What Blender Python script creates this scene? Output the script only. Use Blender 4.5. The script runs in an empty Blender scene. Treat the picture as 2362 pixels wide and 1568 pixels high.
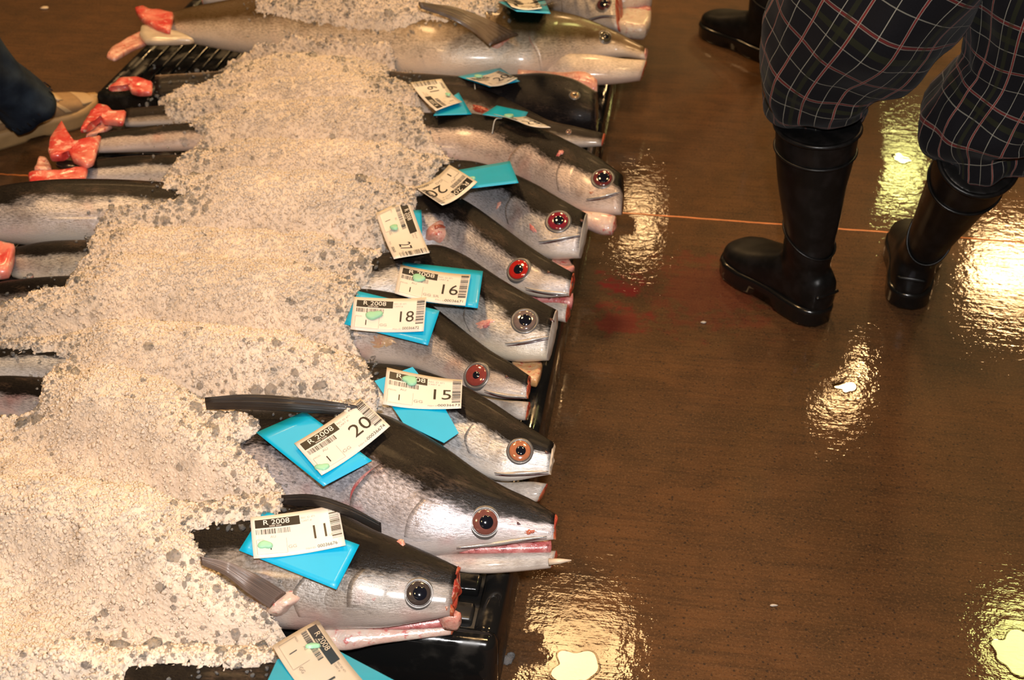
import bpy, bmesh, math, random
import numpy as np
from mathutils import Vector, Matrix
random.seed(7); rng = np.random.default_rng(11)
scene = bpy.context.scene
COL = scene.collection

# ------------------------------------------------------------------ camera
CAM_H = 1.30; PITCH = math.radians(34.5); FPX = 2943.0; CXP, CYP = 1181.0, 784.0
cam_d = bpy.data.cameras.new('camera'); cam = bpy.data.objects.new('camera', cam_d); COL.objects.link(cam)
cam.location = (0, 0, CAM_H); cam.rotation_euler = (math.pi/2 - PITCH, 0, 0)
cam_d.sensor_width = 36.0; cam_d.lens = FPX/2362.0*36.0; cam_d.clip_start = .05; cam_d.clip_end = 100
cam_d.dof.use_dof = True; cam_d.dof.focus_distance = 1.62; cam_d.dof.aperture_fstop = 9.0
scene.camera = cam
scene.view_settings.view_transform = 'Standard'; scene.view_settings.look = 'None'
scene.view_settings.gamma = 1.0; scene.view_settings.use_curve_mapping = False
scene.view_settings.exposure = 0.0
cy = scene.cycles; cy.max_bounces = 6; cy.diffuse_bounces = 3; cy.glossy_bounces = 3; cy.transmission_bounces = 5; cy.transparent_max_bounces = 6; cy.caustics_refractive = True; cy.caustics_reflective = False

# ------------------------------------------------------------------ light
world = bpy.data.worlds.new('hall_ambience'); scene.world = world; world.use_nodes = True
world.node_tree.nodes['Background'].inputs[0].default_value = (1.0, .62, .30, 1)
world.node_tree.nodes['Background'].inputs[1].default_value = 0.035
def area(name, loc, target, size, power, col, shape='DISK'):
    l = bpy.data.lights.new(name, 'AREA'); l.shape = shape; l.size = size; l.energy = power; l.color = col
    o = bpy.data.objects.new(name, l); COL.objects.link(o); o.location = loc
    d = Vector(target) - Vector(loc); o.rotation_euler = d.to_track_quat('-Z', 'Y').to_euler(); return o
# on-camera flash
area('camera_flash', (.05, -.03, 1.50), (-.05, 1.6, .2), .07, 37, (1, .965, .94))
# ceiling lamps of the hall; the last row is unseen fill added for balance
WARM = (1, .60, .26); GREEN = (.85, .82, .25)
for (x, y, s, p, c) in [(.38, 5.18, .66, 100, WARM), (4.35, 9.45, .75, 260, WARM), (2.5, 7.85, .36, 60, WARM),
                        (3.9, 11.5, .5, 60, GREEN), (3.05, 5.2, .5, 40, GREEN), (1.18, 10.4, .36, 40, WARM),
                        (-2.2, 6.0, .7, 100, WARM), (-1.6, 2.2, .7, 90, WARM), (1.2, 1.6, .7, 60, WARM), (-2.0, -2.0, .7, 60, WARM)]:
    area('ceiling_and_fill_light', (x, y, 4.5), (x, y, 0), s, p, c)

# ------------------------------------------------------------------ helpers
SP, CP = math.sin(PITCH), math.cos(PITCH)
def P(px, py, z):
    """point of the place at height z that lies on the sight line of an image point"""
    a = (px-CXP)/FPX; v = (py-CYP)/FPX
    d = (CAM_H - z)/(SP + v*CP)
    return np.array([a*d, d*(CP - v*SP), z])
def proj(p):
    p = np.asarray(p, float); x = p[..., 0]; y = p[..., 1]; z = p[..., 2]-CAM_H
    d = y*CP - z*SP; u = y*SP + z*CP
    return np.stack([CXP + FPX*x/d, CYP - FPX*u/d], -1)
def depth(p): return p[1]*CP - (p[2]-CAM_H)*SP

def tag(o, label=None, cat=None, group=None, kind=None):
    if label: o['label'] = label
    if cat: o['category'] = cat
    if group: o['group'] = group
    if kind: o['kind'] = kind
    return o
def empty(name, loc, label, cat, group=None):
    o = bpy.data.objects.new(name, None); o.empty_display_size = .05; COL.objects.link(o)
    o.location = Vector([float(c) for c in loc]); return tag(o, label, cat, group)
def mesh(name, V, F, mat=None, parent=None, smooth=True, uv=None):
    V = np.asarray(V, float)
    off = Vector((0, 0, 0)) if parent is None else wloc(parent)
    me = bpy.data.meshes.new(name)
    me.from_pydata([(float(v[0]-off.x), float(v[1]-off.y), float(v[2]-off.z)) for v in V], [], [tuple(int(i) for i in f) for f in F])
    if uv is not None:
        l = me.uv_layers.new(name='UVMap')
        vi = np.zeros(len(me.loops), np.int32); me.loops.foreach_get('vertex_index', vi)
        l.data.foreach_set('uv', np.asarray(uv, np.float32)[vi].ravel())
    me.polygons.foreach_set('use_smooth', [smooth]*len(me.polygons))
    me.update()
    o = bpy.data.objects.new(name, me); COL.objects.link(o)
    if parent is not None: o.parent = parent
    if mat is not None: me.materials.append(mat)
    return o
def wloc(o):
    l = Vector((0, 0, 0))
    while o is not None: l += o.location; o = o.parent
    return l
def bm_obj(name, bm, mat=None, parent=None, smooth=False):
    me = bpy.data.meshes.new(name); off = Vector((0, 0, 0)) if parent is None else wloc(parent)
    bmesh.ops.translate(bm, verts=bm.verts, vec=-off); bm.to_mesh(me); bm.free()
    me.polygons.foreach_set('use_smooth', [smooth]*len(me.polygons))
    o = bpy.data.objects.new(name, me); COL.objects.link(o)
    if parent is not None: o.parent = parent
    if mat is not None: me.materials.append(mat)
    return o
def box_bm(bm, c, sx, sy, sz, rz=0, bev=0):
    r = bmesh.ops.create_cube(bm, size=1)
    bmesh.ops.scale(bm, verts=r['verts'], vec=(sx, sy, sz))
    if bev:
        es = list({e for v in r['verts'] for e in v.link_edges})
        rr = bmesh.ops.bevel(bm, geom=es, offset=bev, segments=2, affect='EDGES', profile=.5)
        vs = list({v for f in rr['faces'] for v in f.verts} | {v for v in r['verts'] if v.is_valid})
    else: vs = r['verts']
    bmesh.ops.rotate(bm, verts=vs, cent=(0, 0, 0), matrix=Matrix.Rotation(rz, 3, 'Z'))
    bmesh.ops.translate(bm, verts=vs, vec=c)
def smooth_interp(T, Y, t):
    """parabolic-tangent cubic through stations"""
    T = np.asarray(T, float); Y = np.asarray(Y, float); n = len(T)
    if Y.ndim == 1: Y = Y[:, None]
    h = np.diff(T)[:, None]; s = np.diff(Y, axis=0)/h
    m = np.zeros_like(Y)
    if n > 2: m[1:-1] = (s[:-1]*h[1:] + s[1:]*h[:-1])/(h[1:]+h[:-1])
    m[0] = s[0]; m[-1] = s[-1]
    i = np.clip(np.searchsorted(T, t, 'right')-1, 0, n-2); hh = h[i]; u = ((t-T[i])[:, None])/hh
    return (2*u**3-3*u**2+1)*Y[i] + (u**3-2*u**2+u)*hh*m[i] + (-2*u**3+3*u**2)*Y[i+1] + (u**3-u**2)*hh*m[i+1]
def grid_faces(n, m, wrap=False):
    F = []
    for i in range(n-1):
        for j in range(m if wrap else m-1):
            k = (j+1) % m
            F.append((i*m+j, i*m+k, (i+1)*m+k, (i+1)*m+j))
    return F
def norm(v): v = np.asarray(v, float); return v/np.maximum(np.linalg.norm(v, axis=-1, keepdims=True), 1e-9)
def vnoise(p, f=1.0, seed=0):
    """cheap smooth pseudo noise on arrays of points"""
    p = np.asarray(p, float)*f; r = np.random.default_rng(seed); o = 0
    for k in range(6):
        d = r.normal(size=p.shape[-1]); d *= (.7+.5*k*.6)/np.linalg.norm(d)
        o = o + np.sin(p@d*2.2 + r.uniform(0, 6.28))/(1+.3*k)
    return o/3.4
def tube(pts, r, seg=8, caps=True):
    pts = np.asarray(pts, float); n = len(pts); r = np.broadcast_to(np.asarray(r, float), (n,))
    t = norm(np.gradient(pts, axis=0)); a = np.array([0., 0, 1.]);
    if abs(t[0]@a) > .9: a = np.array([1., 0, 0])
    V = []; x = norm(np.cross(t[0], a))
    for i in range(n):
        x = norm(x - (x@t[i])*t[i]); y = np.cross(t[i], x)
        for j in range(seg):
            an = 2*math.pi*j/seg; V.append(pts[i] + r[i]*(math.cos(an)*x + math.sin(an)*y))
    F = grid_faces(n, seg, True)
    if caps: F += [tuple(range(seg-1, -1, -1)), tuple((n-1)*seg+j for j in range(seg))]
    return V, F

# ------------------------------------------------------------------ materials
class NT:
    def __init__(s, name):
        s.m = bpy.data.materials.new(name); s.m.use_nodes = True; s.t = s.m.node_tree
        s.b = s.t.nodes['Principled BSDF']; s.out = s.t.nodes['Material Output']
    def n(s, typ, **kw):
        nd = s.t.nodes.new(typ)
        for k, v in kw.items():
            if k.startswith('i_'):
                key = k[2:]; key = int(key) if key.isdigit() else key.replace('_', ' ')
                s.put(nd.inputs[key], v)
            else: setattr(nd, k, v)
        return nd
    def put(s, sock, v):
        if isinstance(v, bpy.types.NodeSocket): s.t.links.new(v, sock)
        elif isinstance(v, (tuple, list)) and len(v) == 3 and sock.type == 'RGBA': sock.default_value = (*v, 1)
        else: sock.default_value = v
    def set(s, **kw):
        for k, v in kw.items(): s.put(s.b.inputs[k.replace('_', ' ')], v)
    def math(s, op, a, b=0.0, c=None):
        nd = s.n('ShaderNodeMath', operation=op); s.put(nd.inputs[0], a); s.put(nd.inputs[1], b)
        if c is not None: s.put(nd.inputs[2], c)
        return nd.outputs[0]
    def mix(s, f, a, b, blend='MIX'):
        nd = s.n('ShaderNodeMix', data_type='RGBA', blend_type=blend)
        s.put(nd.inputs[0], f); s.put(nd.inputs[6], a); s.put(nd.inputs[7], b); return nd.outputs[2]
    def ramp(s, f, a, b, lo=0.0, hi=1.0, sm=True):
        nd = s.n('ShaderNodeMapRange', interpolation_type='SMOOTHSTEP' if sm else 'LINEAR')
        s.put(nd.inputs[0], f); nd.inputs[1].default_value = a; nd.inputs[2].default_value = b
        nd.inputs[3].default_value = lo; nd.inputs[4].default_value = hi; return nd.outputs[0]
    def coord(s, kind='Object', scale=(1, 1, 1), loc=(0, 0, 0), rot=(0, 0, 0)):
        tc = s.n('ShaderNodeTexCoord'); mp = s.n('ShaderNodeMapping'); s.t.links.new(tc.outputs[kind], mp.inputs[0])
        mp.inputs['Scale'].default_value = scale; mp.inputs['Location'].default_value = loc; mp.inputs['Rotation'].default_value = rot
        return mp.outputs[0]
    def noise(s, vec, scale, detail=3, rough=.55, out=0):
        nd = s.n('ShaderNodeTexNoise'); s.put(nd.inputs['Vector'], vec); nd.inputs['Scale'].default_value = scale
        nd.inputs['Detail'].default_value = detail; nd.inputs['Roughness'].default_value = rough; return nd.outputs[out]
    def vor(s, vec, scale, feature='F1'):
        nd = s.n('ShaderNodeTexVoronoi', feature=feature); s.put(nd.inputs['Vector'], vec); nd.inputs['Scale'].default_value = scale; return nd.outputs['Distance']
    def bump(s, h, strength=.3, dist=.002):
        nd = s.n('ShaderNodeBump'); nd.inputs['Strength'].default_value = strength; nd.inputs['Distance'].default_value = dist
        s.put(nd.inputs['Height'], h); return nd.outputs[0]

def plain(name, col, rough=.5, metal=0, coat=0, spec=.5, var=.15, scale=60, bump=0, coat_r=.08):
    k = NT(name); c = k.coord(); nz = k.noise(c, scale)
    k.set(Base_Color=k.mix(nz, tuple(x*(1-var) for x in col), tuple(min(1, x*(1+var)) for x in col)), Roughness=rough, Metallic=metal, Coat_Weight=coat, Specular_IOR_Level=spec, Coat_Roughness=coat_r)
    if bump: k.set(Normal=k.bump(nz, bump, .002))
    return k.m

def flesh_mat(name, a, b, c=None, scale=45, rough=.3):
    k = NT(name); v = k.coord(); n1 = k.noise(v, scale, 4); n2 = k.noise(v, scale*3.1, 3)
    col = k.mix(k.ramp(n1, .35, .65), a, b)
    if c: col = k.mix(k.ramp(n2, .55, .7), col, c)
    k.set(Base_Color=col, Roughness=rough, Coat_Weight=.4, Coat_Roughness=.12, Normal=k.bump(n2, .6, .003), Subsurface_Weight=.25, Subsurface_Radius=(.008, .003, .002), Subsurface_Scale=1.0); return k.m
M_RAW = flesh_mat('raw_cut_flesh', (.32, .035, .022), (.42, .10, .045), (.50, .24, .13))
M_TAIL = flesh_mat('pink_tail_flesh', (.60, .05, .045), (.76, .25, .19), (.80, .46, .37), scale=22)
M_PINK = flesh_mat('pale_pink_flesh', (.62, .26, .20), (.72, .42, .33), (.5, .08, .07))
M_MOUTH = flesh_mat('mouth_lining', (.45, .10, .10), (.62, .28, .26), (.22, .03, .03))
M_BONE = plain('pale_bone', (.62, .5, .38), .4)
M_GUT = plain('dark_fish_hollow', (.03, .018, .015), .3, coat=.4)

def skin_mat(name, edge=.33, soft=.10, dark=(.007, .0055, .005), silver=(.40, .38, .37), belly=(.58, .52, .47), pink=.0, pinkc=(.5, .12, .1), metal=.55, seed=0.0, gold=None):
    k = NT(name); uv = k.coord('UV', loc=(seed, seed*.37, 0))
    tc = k.n('ShaderNodeTexCoord'); sx = k.n('ShaderNodeSeparateXYZ'); k.t.links.new(tc.outputs['UV'], sx.inputs[0]); v = sx.outputs[1]
    st = k.n('ShaderNodeVectorMath', operation='MULTIPLY'); k.put(st.inputs[0], uv); st.inputs[1].default_value = (11, 4, 1)
    fine = k.n('ShaderNodeVectorMath', operation='MULTIPLY'); k.put(fine.inputs[0], uv); fine.inputs[1].default_value = (130, 75, 1)
    n1 = k.noise(st.outputs[0], 1.0, 5, .65); n2 = k.noise(fine.outputs[0], 1.0, 4, .7); n3 = k.noise(k.coord('Object'), 9, 3)
    vv = k.math('ADD', v, k.math('MULTIPLY', k.math('SUBTRACT', n1, .5), .30))
    vv = k.math('ADD', vv, k.math('MULTIPLY', k.math('SUBTRACT', n2, .5), .10))
    edge = edge + .10 if edge > 0 else edge; soft = soft*.75
    mask = k.ramp(vv, edge-soft, edge+soft)
    dk = k.mix(k.ramp(k.math('ADD', n1, k.math('MULTIPLY', k.math('SUBTRACT', n2, .5), .5)), .52, .74), dark, tuple(min(1, d*2.2+.014*q) for d, q in zip(dark, (2.6, 1.5, .8))))  # bronze streaks: highlights painted into the dark back colour
    sv = k.mix(k.ramp(n2, .3, .7), tuple(s*.62 for s in silver), tuple(min(1, s*1.32) for s in silver))
    n4 = k.noise(k.coord('Object', loc=(seed, 0, 0)), 32, 4, .65); sv = k.mix(k.ramp(n4, .45, .72, 0, .6), sv, tuple(s*f for s, f in zip(silver, (.46, .40, .36))))
    n5 = k.noise(k.coord('Object', loc=(0, seed, 0)), 420, 2, .6)
    if gold: sv = k.mix(k.ramp(k.math('ADD', v, k.math('MULTIPLY', k.math('SUBTRACT', n1, .5), .25)), .52, .70), gold, sv)
    sv = k.mix(k.ramp(k.math('ADD', v, k.math('MULTIPLY', k.math('SUBTRACT', n1, .5), .3)), .66, .92), sv, belly)
    sv = k.mix(k.ramp(n3, .57, .70, 0, pink), sv, pinkc)
    col = k.mix(mask, dk, sv)
    k.set(Base_Color=col, Metallic=k.math('MULTIPLY', mask, k.ramp(v, .55, .95, metal, .05)), Roughness=k.ramp(n2, .25, .75, .20, .46), Specular_IOR_Level=k.ramp(mask, 0, 1, .13, .4), Coat_Weight=k.ramp(mask, 0, 1, .02, .3), Coat_Roughness=.12, Normal=k.bump(k.math('ADD', k.math('ADD', n2, k.math('MULTIPLY', n5, .35)), k.math('MULTIPLY', n4, 1.3)), .32, .0022))
    return k.m

# ------------------------------------------------------------------ floor
def floor_mat():
    k = NT('wet_brown_concrete'); o = k.coord('Object', rot=(0, 0, math.radians(8.3)))
    big = k.noise(o, 1.3, 4, .6); mid = k.noise(o, 14, 5, .65)
    st = k.n('ShaderNodeVectorMath', operation='MULTIPLY'); k.put(st.inputs[0], o); st.inputs[1].default_value = (7, 110, 1)
    streak = k.noise(st.outputs[0], 1, 4, .6); grit = k.noise(o, 260, 3, .7); spk = k.vor(o, 95)
    c = k.mix(k.ramp(big, .3, .7), (.064, .032, .0135), (.115, .051, .019))
    c = k.mix(k.ramp(mid, .35, .7, 0, .55), c, (.038, .021, .010))
    c = k.mix(k.ramp(streak, .42, .68, 0, .45), c, (.030, .017, .009))
    c = k.mix(k.ramp(grit, .48, .70, 0, .75), c, (.135, .070, .030))
    c = k.mix(k.ramp(k.noise(o, 330, 2, .6), .56, .70, 0, .7), c, (.020, .012, .007))
    c = k.mix(k.ramp(spk, .12, .22, .75, 0), c, (.018, .012, .009))
    for (px, py, r, s) in [(1425, 657, .060, 1.0), (1430, 735, .085, .55), (1640, 670, .22, .30)]:
        q = P(px, py, 0); g = k.n('ShaderNodeNewGeometry'); d = k.n('ShaderNodeVectorMath', operation='DISTANCE')
        k.put(d.inputs[0], g.outputs['Position']); d.inputs[1].default_value = tuple(q)
        f = k.math('ADD', k.math('DIVIDE', d.outputs['Value'], r), k.math('MULTIPLY', k.math('SUBTRACT', k.noise(o, 26, 4, .7), .5), 2.4))
        c = k.mix(k.ramp(f, .25, .75, s, 0), c, (.14, .008, .010))
    wet = k.noise(o, 2.3, 4, .6)
    h = k.math('ADD', k.math('MULTIPLY', streak, .8), k.math('MULTIPLY', grit, .5))
    h = k.math('ADD', h, k.math('MULTIPLY', mid, .9))
    film = k.math('ADD', k.noise(o, 44, 3, .6), k.math('MULTIPLY', streak, .38))
    k.set(Base_Color=c, Roughness=k.ramp(big, .3, .7, .52, .68), Normal=k.bump(h, .55, .003), Specular_IOR_Level=.15,
          Coat_Weight=k.ramp(wet, .38, .62, .35, .9), Coat_Roughness=.015, Coat_Normal=k.bump(film, .16, .0023), Coat_IOR=1.33)
    return k.m
M_FLOOR = floor_mat()
tag(mesh('floor', [(-7, -3, 0), (8, -3, 0), (8, 14, 0), (-7, 14, 0)], [(0, 1, 2, 3)], M_FLOOR, smooth=False), kind='structure')
FLOOR = bpy.data.objects['floor']
# joint across the slab, orange light painted into its colour: a thin ragged bead, in two runs
M_JOINT = plain('orange_lit_joint', (.55, .17, .045), .4, coat=.4, scale=30, var=.5)
def joint(a, b, name):
    A = P(*a, 0); B = P(*b, 0); n = 90; t = np.linspace(0, 1, n)
    c = A + (B-A)*t[:, None]; w = .0016 + .0012*np.abs(vnoise(np.c_[t*60, t*11], 1, 4)); side = norm(np.cross(B-A, [0, 0, 1]))
    c = c + side*(.0012*vnoise(np.c_[t*45, t*7], 1, 9))[:, None]
    V = np.concatenate([c+side*w[:, None]*s + np.array([0, 0, z]) for s, z in ((-1, .0004), (0, .0022), (1, .0004))])
    F = [(i, i+1, n+i+1, n+i) for i in range(n-1)] + [(n+i, n+i+1, 2*n+i+1, 2*n+i) for i in range(n-1)]
    return mesh(name, V, F, M_JOINT, FLOOR)
joint((1380, 487), (2480, 568), 'floor_joint')
joint((-120, 395), (140, 410), 'floor_joint')
# puddles
def water_mat():
    k = NT('puddle_water'); bp = k.bump(k.noise(k.coord(), 9, 2), .10, .003)
    fr = k.n('ShaderNodeFresnel'); fr.inputs['IOR'].default_value = 1.33; k.put(fr.inputs['Normal'], bp)
    tr = k.n('ShaderNodeBsdfTransparent'); tr.inputs[0].default_value = (.80, .78, .75, 1); gl = k.n('ShaderNodeBsdfGlossy'); gl.inputs['Roughness'].default_value = .01; k.put(gl.inputs['Normal'], bp)
    mx = k.n('ShaderNodeMixShader'); k.put(mx.inputs[0], fr.outputs[0]); k.put(mx.inputs[1], tr.outputs[0]); k.put(mx.inputs[2], gl.outputs[0]); k.t.links.new(mx.outputs[0], k.out.inputs[0]); return k.m
M_WATER = water_mat()
def puddle(px, py, rx, ry, seed, label):
    c = P(px, py, 0); n = 48; r = np.random.default_rng(seed); V = [c + [0, 0, .0012]]
    ph = r.uniform(0, 6.28, 6); prof = [(.90, .0012), (.97, .0009), (1.0, .0001)]
    for (s, z) in prof:
        for j in range(n):
            a = 2*math.pi*j/n; q = 1 + sum(math.sin(a*(m+2)+ph[m])*.16/(1+m*.45) for m in range(6))
            V.append([c[0]+rx*q*s*math.cos(a), c[1]+ry*q*s*math.sin(a), z])
    F = [(0, 1+j, 1+(j+1) % n) for j in range(n)] + [(1+i*n+j, 1+i*n+n+j, 1+i*n+n+(j+1) % n, 1+i*n+(j+1) % n) for i in range(2) for j in range(n)]
    return tag(mesh('puddle', V, F, M_WATER, None, False), label, 'puddle', 'puddles on the concrete')
puddle(1326, 1540, .030, .034, 3, 'smooth bright puddle on the concrete nearest the pallet corner')
puddle(1950, 892, .018, .018, 8, 'small rippled puddle on concrete in front of the standing boots')
puddle(2345, 1508, .034, .036, 5, 'puddle with a yellowish reflection far right, nearest the viewer')
puddle(2078, 366, .018, .026, 6, 'puddle with a yellow reflection between the two plaid trouser legs')

# ------------------------------------------------------------------ pallets
PZ = .13; YAW = -math.radians(8.3)
AX = np.array([math.cos(YAW), math.sin(YAW), 0]); AY = np.array([-math.sin(YAW), math.cos(YAW), 0])
def black_plastic():
    k = NT('black_wet_plastic'); v = k.coord(); n1 = k.noise(v, 18, 4); n2 = k.noise(v, 120, 3)
    k.set(Base_Color=k.mix(k.ramp(n1, .5, .75), (.007, .007, .007), (.035, .032, .028)), Roughness=k.ramp(n1, .40, .62, .05, .38), Specular_IOR_Level=.55, Normal=k.bump(k.math('ADD', n1, k.math('MULTIPLY', n2, .12)), .22, .003)); return k.m
M_PLASTIC = black_plastic()
def pallet(fr, w, dpt, along, label, pitch=.046):
    """fr: front right corner (world xy) of the deck"""
    O = np.array([fr[0], fr[1], 0.]); root = empty('plastic_pallet', O, label, 'pallet', 'black plastic pallets')
    def bx(name, u0, u1, v0, v1, z0, z1, bev, parent=root):
        c = O + AX*(-(u0+u1)/2) + AY*((v0+v1)/2) + np.array([0, 0, (z0+z1)/2])
        bm = bmesh.new(); box_bm(bm, c, abs(u1-u0), abs(v1-v0), z1-z0, YAW, bev); return bm_obj(name, bm, M_PLASTIC, parent, True)
    rw = .032
    bx('rim', 0, w, 0, rw, .015, PZ, .012); bx('rim', 0, w, dpt-rw, dpt, .015, PZ, .012)
    bx('rim', 0, rw, rw*.6, dpt-rw*.6, .016, PZ-.0005, .012); bx('rim', w-rw, w, rw*.6, dpt-rw*.6, .016, PZ-.0005, .012)
    bx('deck_bed', rw*.8, w-rw*.8, rw*.8, dpt-rw*.8, PZ-.035, PZ-.016, .002)
    L = (dpt if along == 'x' else w) - 2*rw; n = int(L/pitch); pt = L/n
    for i in range(n):
        g = .010 if along == 'x' else .006; a = rw + i*pt + g; b = rw + (i+1)*pt - g
        if along == 'x': bx('deck_slat', rw+.004, w-rw-.004, a, b, PZ-.018, PZ-.003, .004)
        else: bx('deck_slat', a-.003, b+.003, rw+.004, dpt-rw-.004, PZ-.018, PZ-.003, .003)
    for u in (.0, .5, 1):
        for v in (0, .5, 1): bx('foot', .02+u*(w-.16), .14+u*(w-.16), .02+v*(dpt-.16), .14+v*(dpt-.16), 0, .05, .008)
    return root
# right edge line of the row: from the visible front right corner and the far right corner
FR = P(1142, 1492, PZ)
BL = P(217, 214, PZ)
s_back = (BL-FR)@AY                      # distance along the row to the back pallet's front edge
WID = -(BL-FR)@AX
print('pallet width', WID, 's_back', s_back)
pallet(FR[:2], WID-.10, s_back-.05, 'x', 'black plastic pallet in the middle, under most of the iced fish', .05)
pallet((FR+AY*s_back)[:2], WID, 1.15, 'y', 'black slotted plastic pallet at the back, with the long pale fish', .031)
pallet((FR-AY*1.21)[:2], WID, 1.15, 'x', 'black plastic pallet nearest the viewer, at the bottom edge', .05)
# ------------------------------------------------------------------ fish
NJ = 44
class Loft:
    def __init__(s, st, zm, alpha, kw, p2=.82, step=.009):
        st = np.asarray(st, float); mid = (st[:, :2]+st[:, 2:])/2
        T = np.r_[0, np.cumsum(np.linalg.norm(np.diff(mid, axis=0), axis=1)+1e-6)]
        n = max(6, int(T[-1]/1500/step)); t = np.linspace(0, T[-1], n)
        f = t/T[-1]
        X = smooth_interp(T, st, t)
        zm = np.interp(f, np.linspace(0, 1, len(np.atleast_1d(zm))), np.atleast_1d(zm))
        kw = np.interp(f, np.linspace(0, 1, len(np.atleast_1d(kw))), np.atleast_1d(kw))
        D = np.zeros((n, 3)); V = np.zeros((n, 3))
        for i in range(n):
            h = .05
            for _ in range(16):
                dz = h*math.sin(alpha)/2
                D[i] = P(X[i, 0], X[i, 1], zm[i]+dz); V[i] = P(X[i, 2], X[i, 3], zm[i]-dz); h = .6*h + .4*np.linalg.norm(D[i]-V[i])
        M = (D+V)/2; h = np.linalg.norm(D-V, axis=1); b = norm(D-V)
        tg = norm(np.gradient(M, axis=0)); nn = norm(np.cross(tg, b)); nn[nn[:, 2] < 0] *= -1
        w = kw*h
        ph = np.linspace(0, 2*math.pi, NJ, endpoint=False); c = np.cos(ph); sn = np.sin(ph)
        sp = np.sign(sn)*np.abs(sn)**p2; cp = np.sign(c)*np.abs(c)**.95
        s.pos = M[:, None] + b[:, None]*(h/2)[:, None, None]*cp[None, :, None] + nn[:, None]*w[:, None, None]*sp[None, :, None]
        ln = np.r_[0, np.cumsum(np.linalg.norm(np.diff(M, axis=0), axis=1))]
        v = np.where(ph <= math.pi, ph/math.pi, 2-ph/math.pi)
        s.uv = np.stack(np.broadcast_arrays(ln[::1, None], v[None, :]), -1)
        s.M, s.h, s.b, s.n, s.t, s.N, s.len = M, h, b, nn, tg, n, ln
        gi = np.gradient(s.pos, axis=0); gj = np.roll(s.pos, -1, 1)-np.roll(s.pos, 1, 1)
        nr = norm(np.cross(gi, gj)); out = s.pos - M[:, None]
        nr[(nr*out).sum(-1) < 0] *= -1; s.nr = nr
        s.px = proj(s.pos)
    def ev(s, a, i, j):
        i = min(max(i, 0), s.N-1.001); i0 = int(i); fi = i-i0; j = j % NJ; j0 = int(j); fj = j-j0; j1 = (j0+1) % NJ
        return (a[i0, j0]*(1-fj)+a[i0, j1]*fj)*(1-fi) + (a[i0+1, j0]*(1-fj)+a[i0+1, j1]*fj)*fi
    def find(s, px, py):
        q = np.array([px, py]); jt = NJ//2+1
        d = np.linalg.norm(s.px[:, :jt]-q, axis=-1); i, j = np.unravel_index(d.argmin(), d.shape); best = (1e9, i, j)
        for a in np.linspace(-1, 1, 13):
            for b in np.linspace(-1, 1, 13):
                ii = min(max(i+a, 0), s.N-1.001); jj = min(max(j+b, 0), NJ//2)
                e = np.linalg.norm(s.ev(s.px, ii, jj)-q)
                if e < best[0]: best = (e, ii, jj)
        return best[1], best[2]
    def build(s, name, mat, parent, cap=True):
        V = s.pos.reshape(-1, 3); F = grid_faces(s.N, NJ, True); uv = s.uv.reshape(-1, 2)
        if cap:
            k = len(V); V = np.vstack([V, s.M[0]-s.t[0]*.004, s.M[-1]+s.t[-1]*.002]); uv = np.vstack([uv, [s.uv[0, 0, 0], .5], [s.uv[-1, 0, 0], .5]])
            F += [(k, (j+1) % NJ, j) for j in range(NJ)]; o = (s.N-1)*NJ; F += [(k+1, o+j, o+(j+1) % NJ) for j in range(NJ)]
        return mesh(name, V, F, mat, parent, True, uv)
    def cut_face(s, name, mat, parent, end=-1, bulge=.006, grow=1.01, rag=.0022, seed=0):
        ring = s.pos[end]; M = s.M[end]; t = s.t[end]*(1 if end == -1 else -1)
        V = []; K = (1.0, .96, .8, .55, .3)
        V += list(M + (ring-M)*grow - t*.006)
        for r in K:
            q = M + (ring-M)*r*grow
            V += list(q + t*(.001 + bulge*(1-r*r) + rag*vnoise(q, 160, seed)[:, None]))
        V.append(M + t*bulge); F = grid_faces(len(K)+1, NJ, True); k = len(V)-1; o = len(K)*NJ
        F += [(k, o+j, o+(j+1) % NJ) for j in range(NJ)]
        return mesh(name, V, F, mat, parent)

def eye_mats(tag_, iris, pupil=(.006, .007, .012)):
    k = NT('iris_'+tag_); v = k.coord('Object'); nz = k.noise(v, 240, 3)
    k.set(Base_Color=k.mix(nz, tuple(c*.55 for c in iris), iris), Roughness=.12, Coat_Weight=.8, Coat_Roughness=.04)
    p = plain('pupil_'+tag_, pupil, .06, coat=1, spec=.6, coat_r=.03); return k.m, p
M_SOCKET = plain('eye_socket_skin', (.15, .14, .135), .35, .35, coat=.2)
M_RIMSILV = plain('eye_rim_silver', (.09, .08, .075), .3, .2, coat=.5)
def lathe(c, n, x, prof, seg=36):
    y = np.cross(n, x); V = []
    for (r, z) in prof:
        for j in range(seg):
            a = 2*math.pi*j/seg; V.append(c + x*r*math.cos(a) + y*r*math.sin(a) + n*z)
    F = grid_faces(len(prof), seg, True)
    V.append(c+n*prof[-1][1]); k = len(V)-1; o = (len(prof)-1)*seg
    F += [(o+j, o+(j+1) % seg, k) for j in range(seg)]
    return V, F
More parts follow.
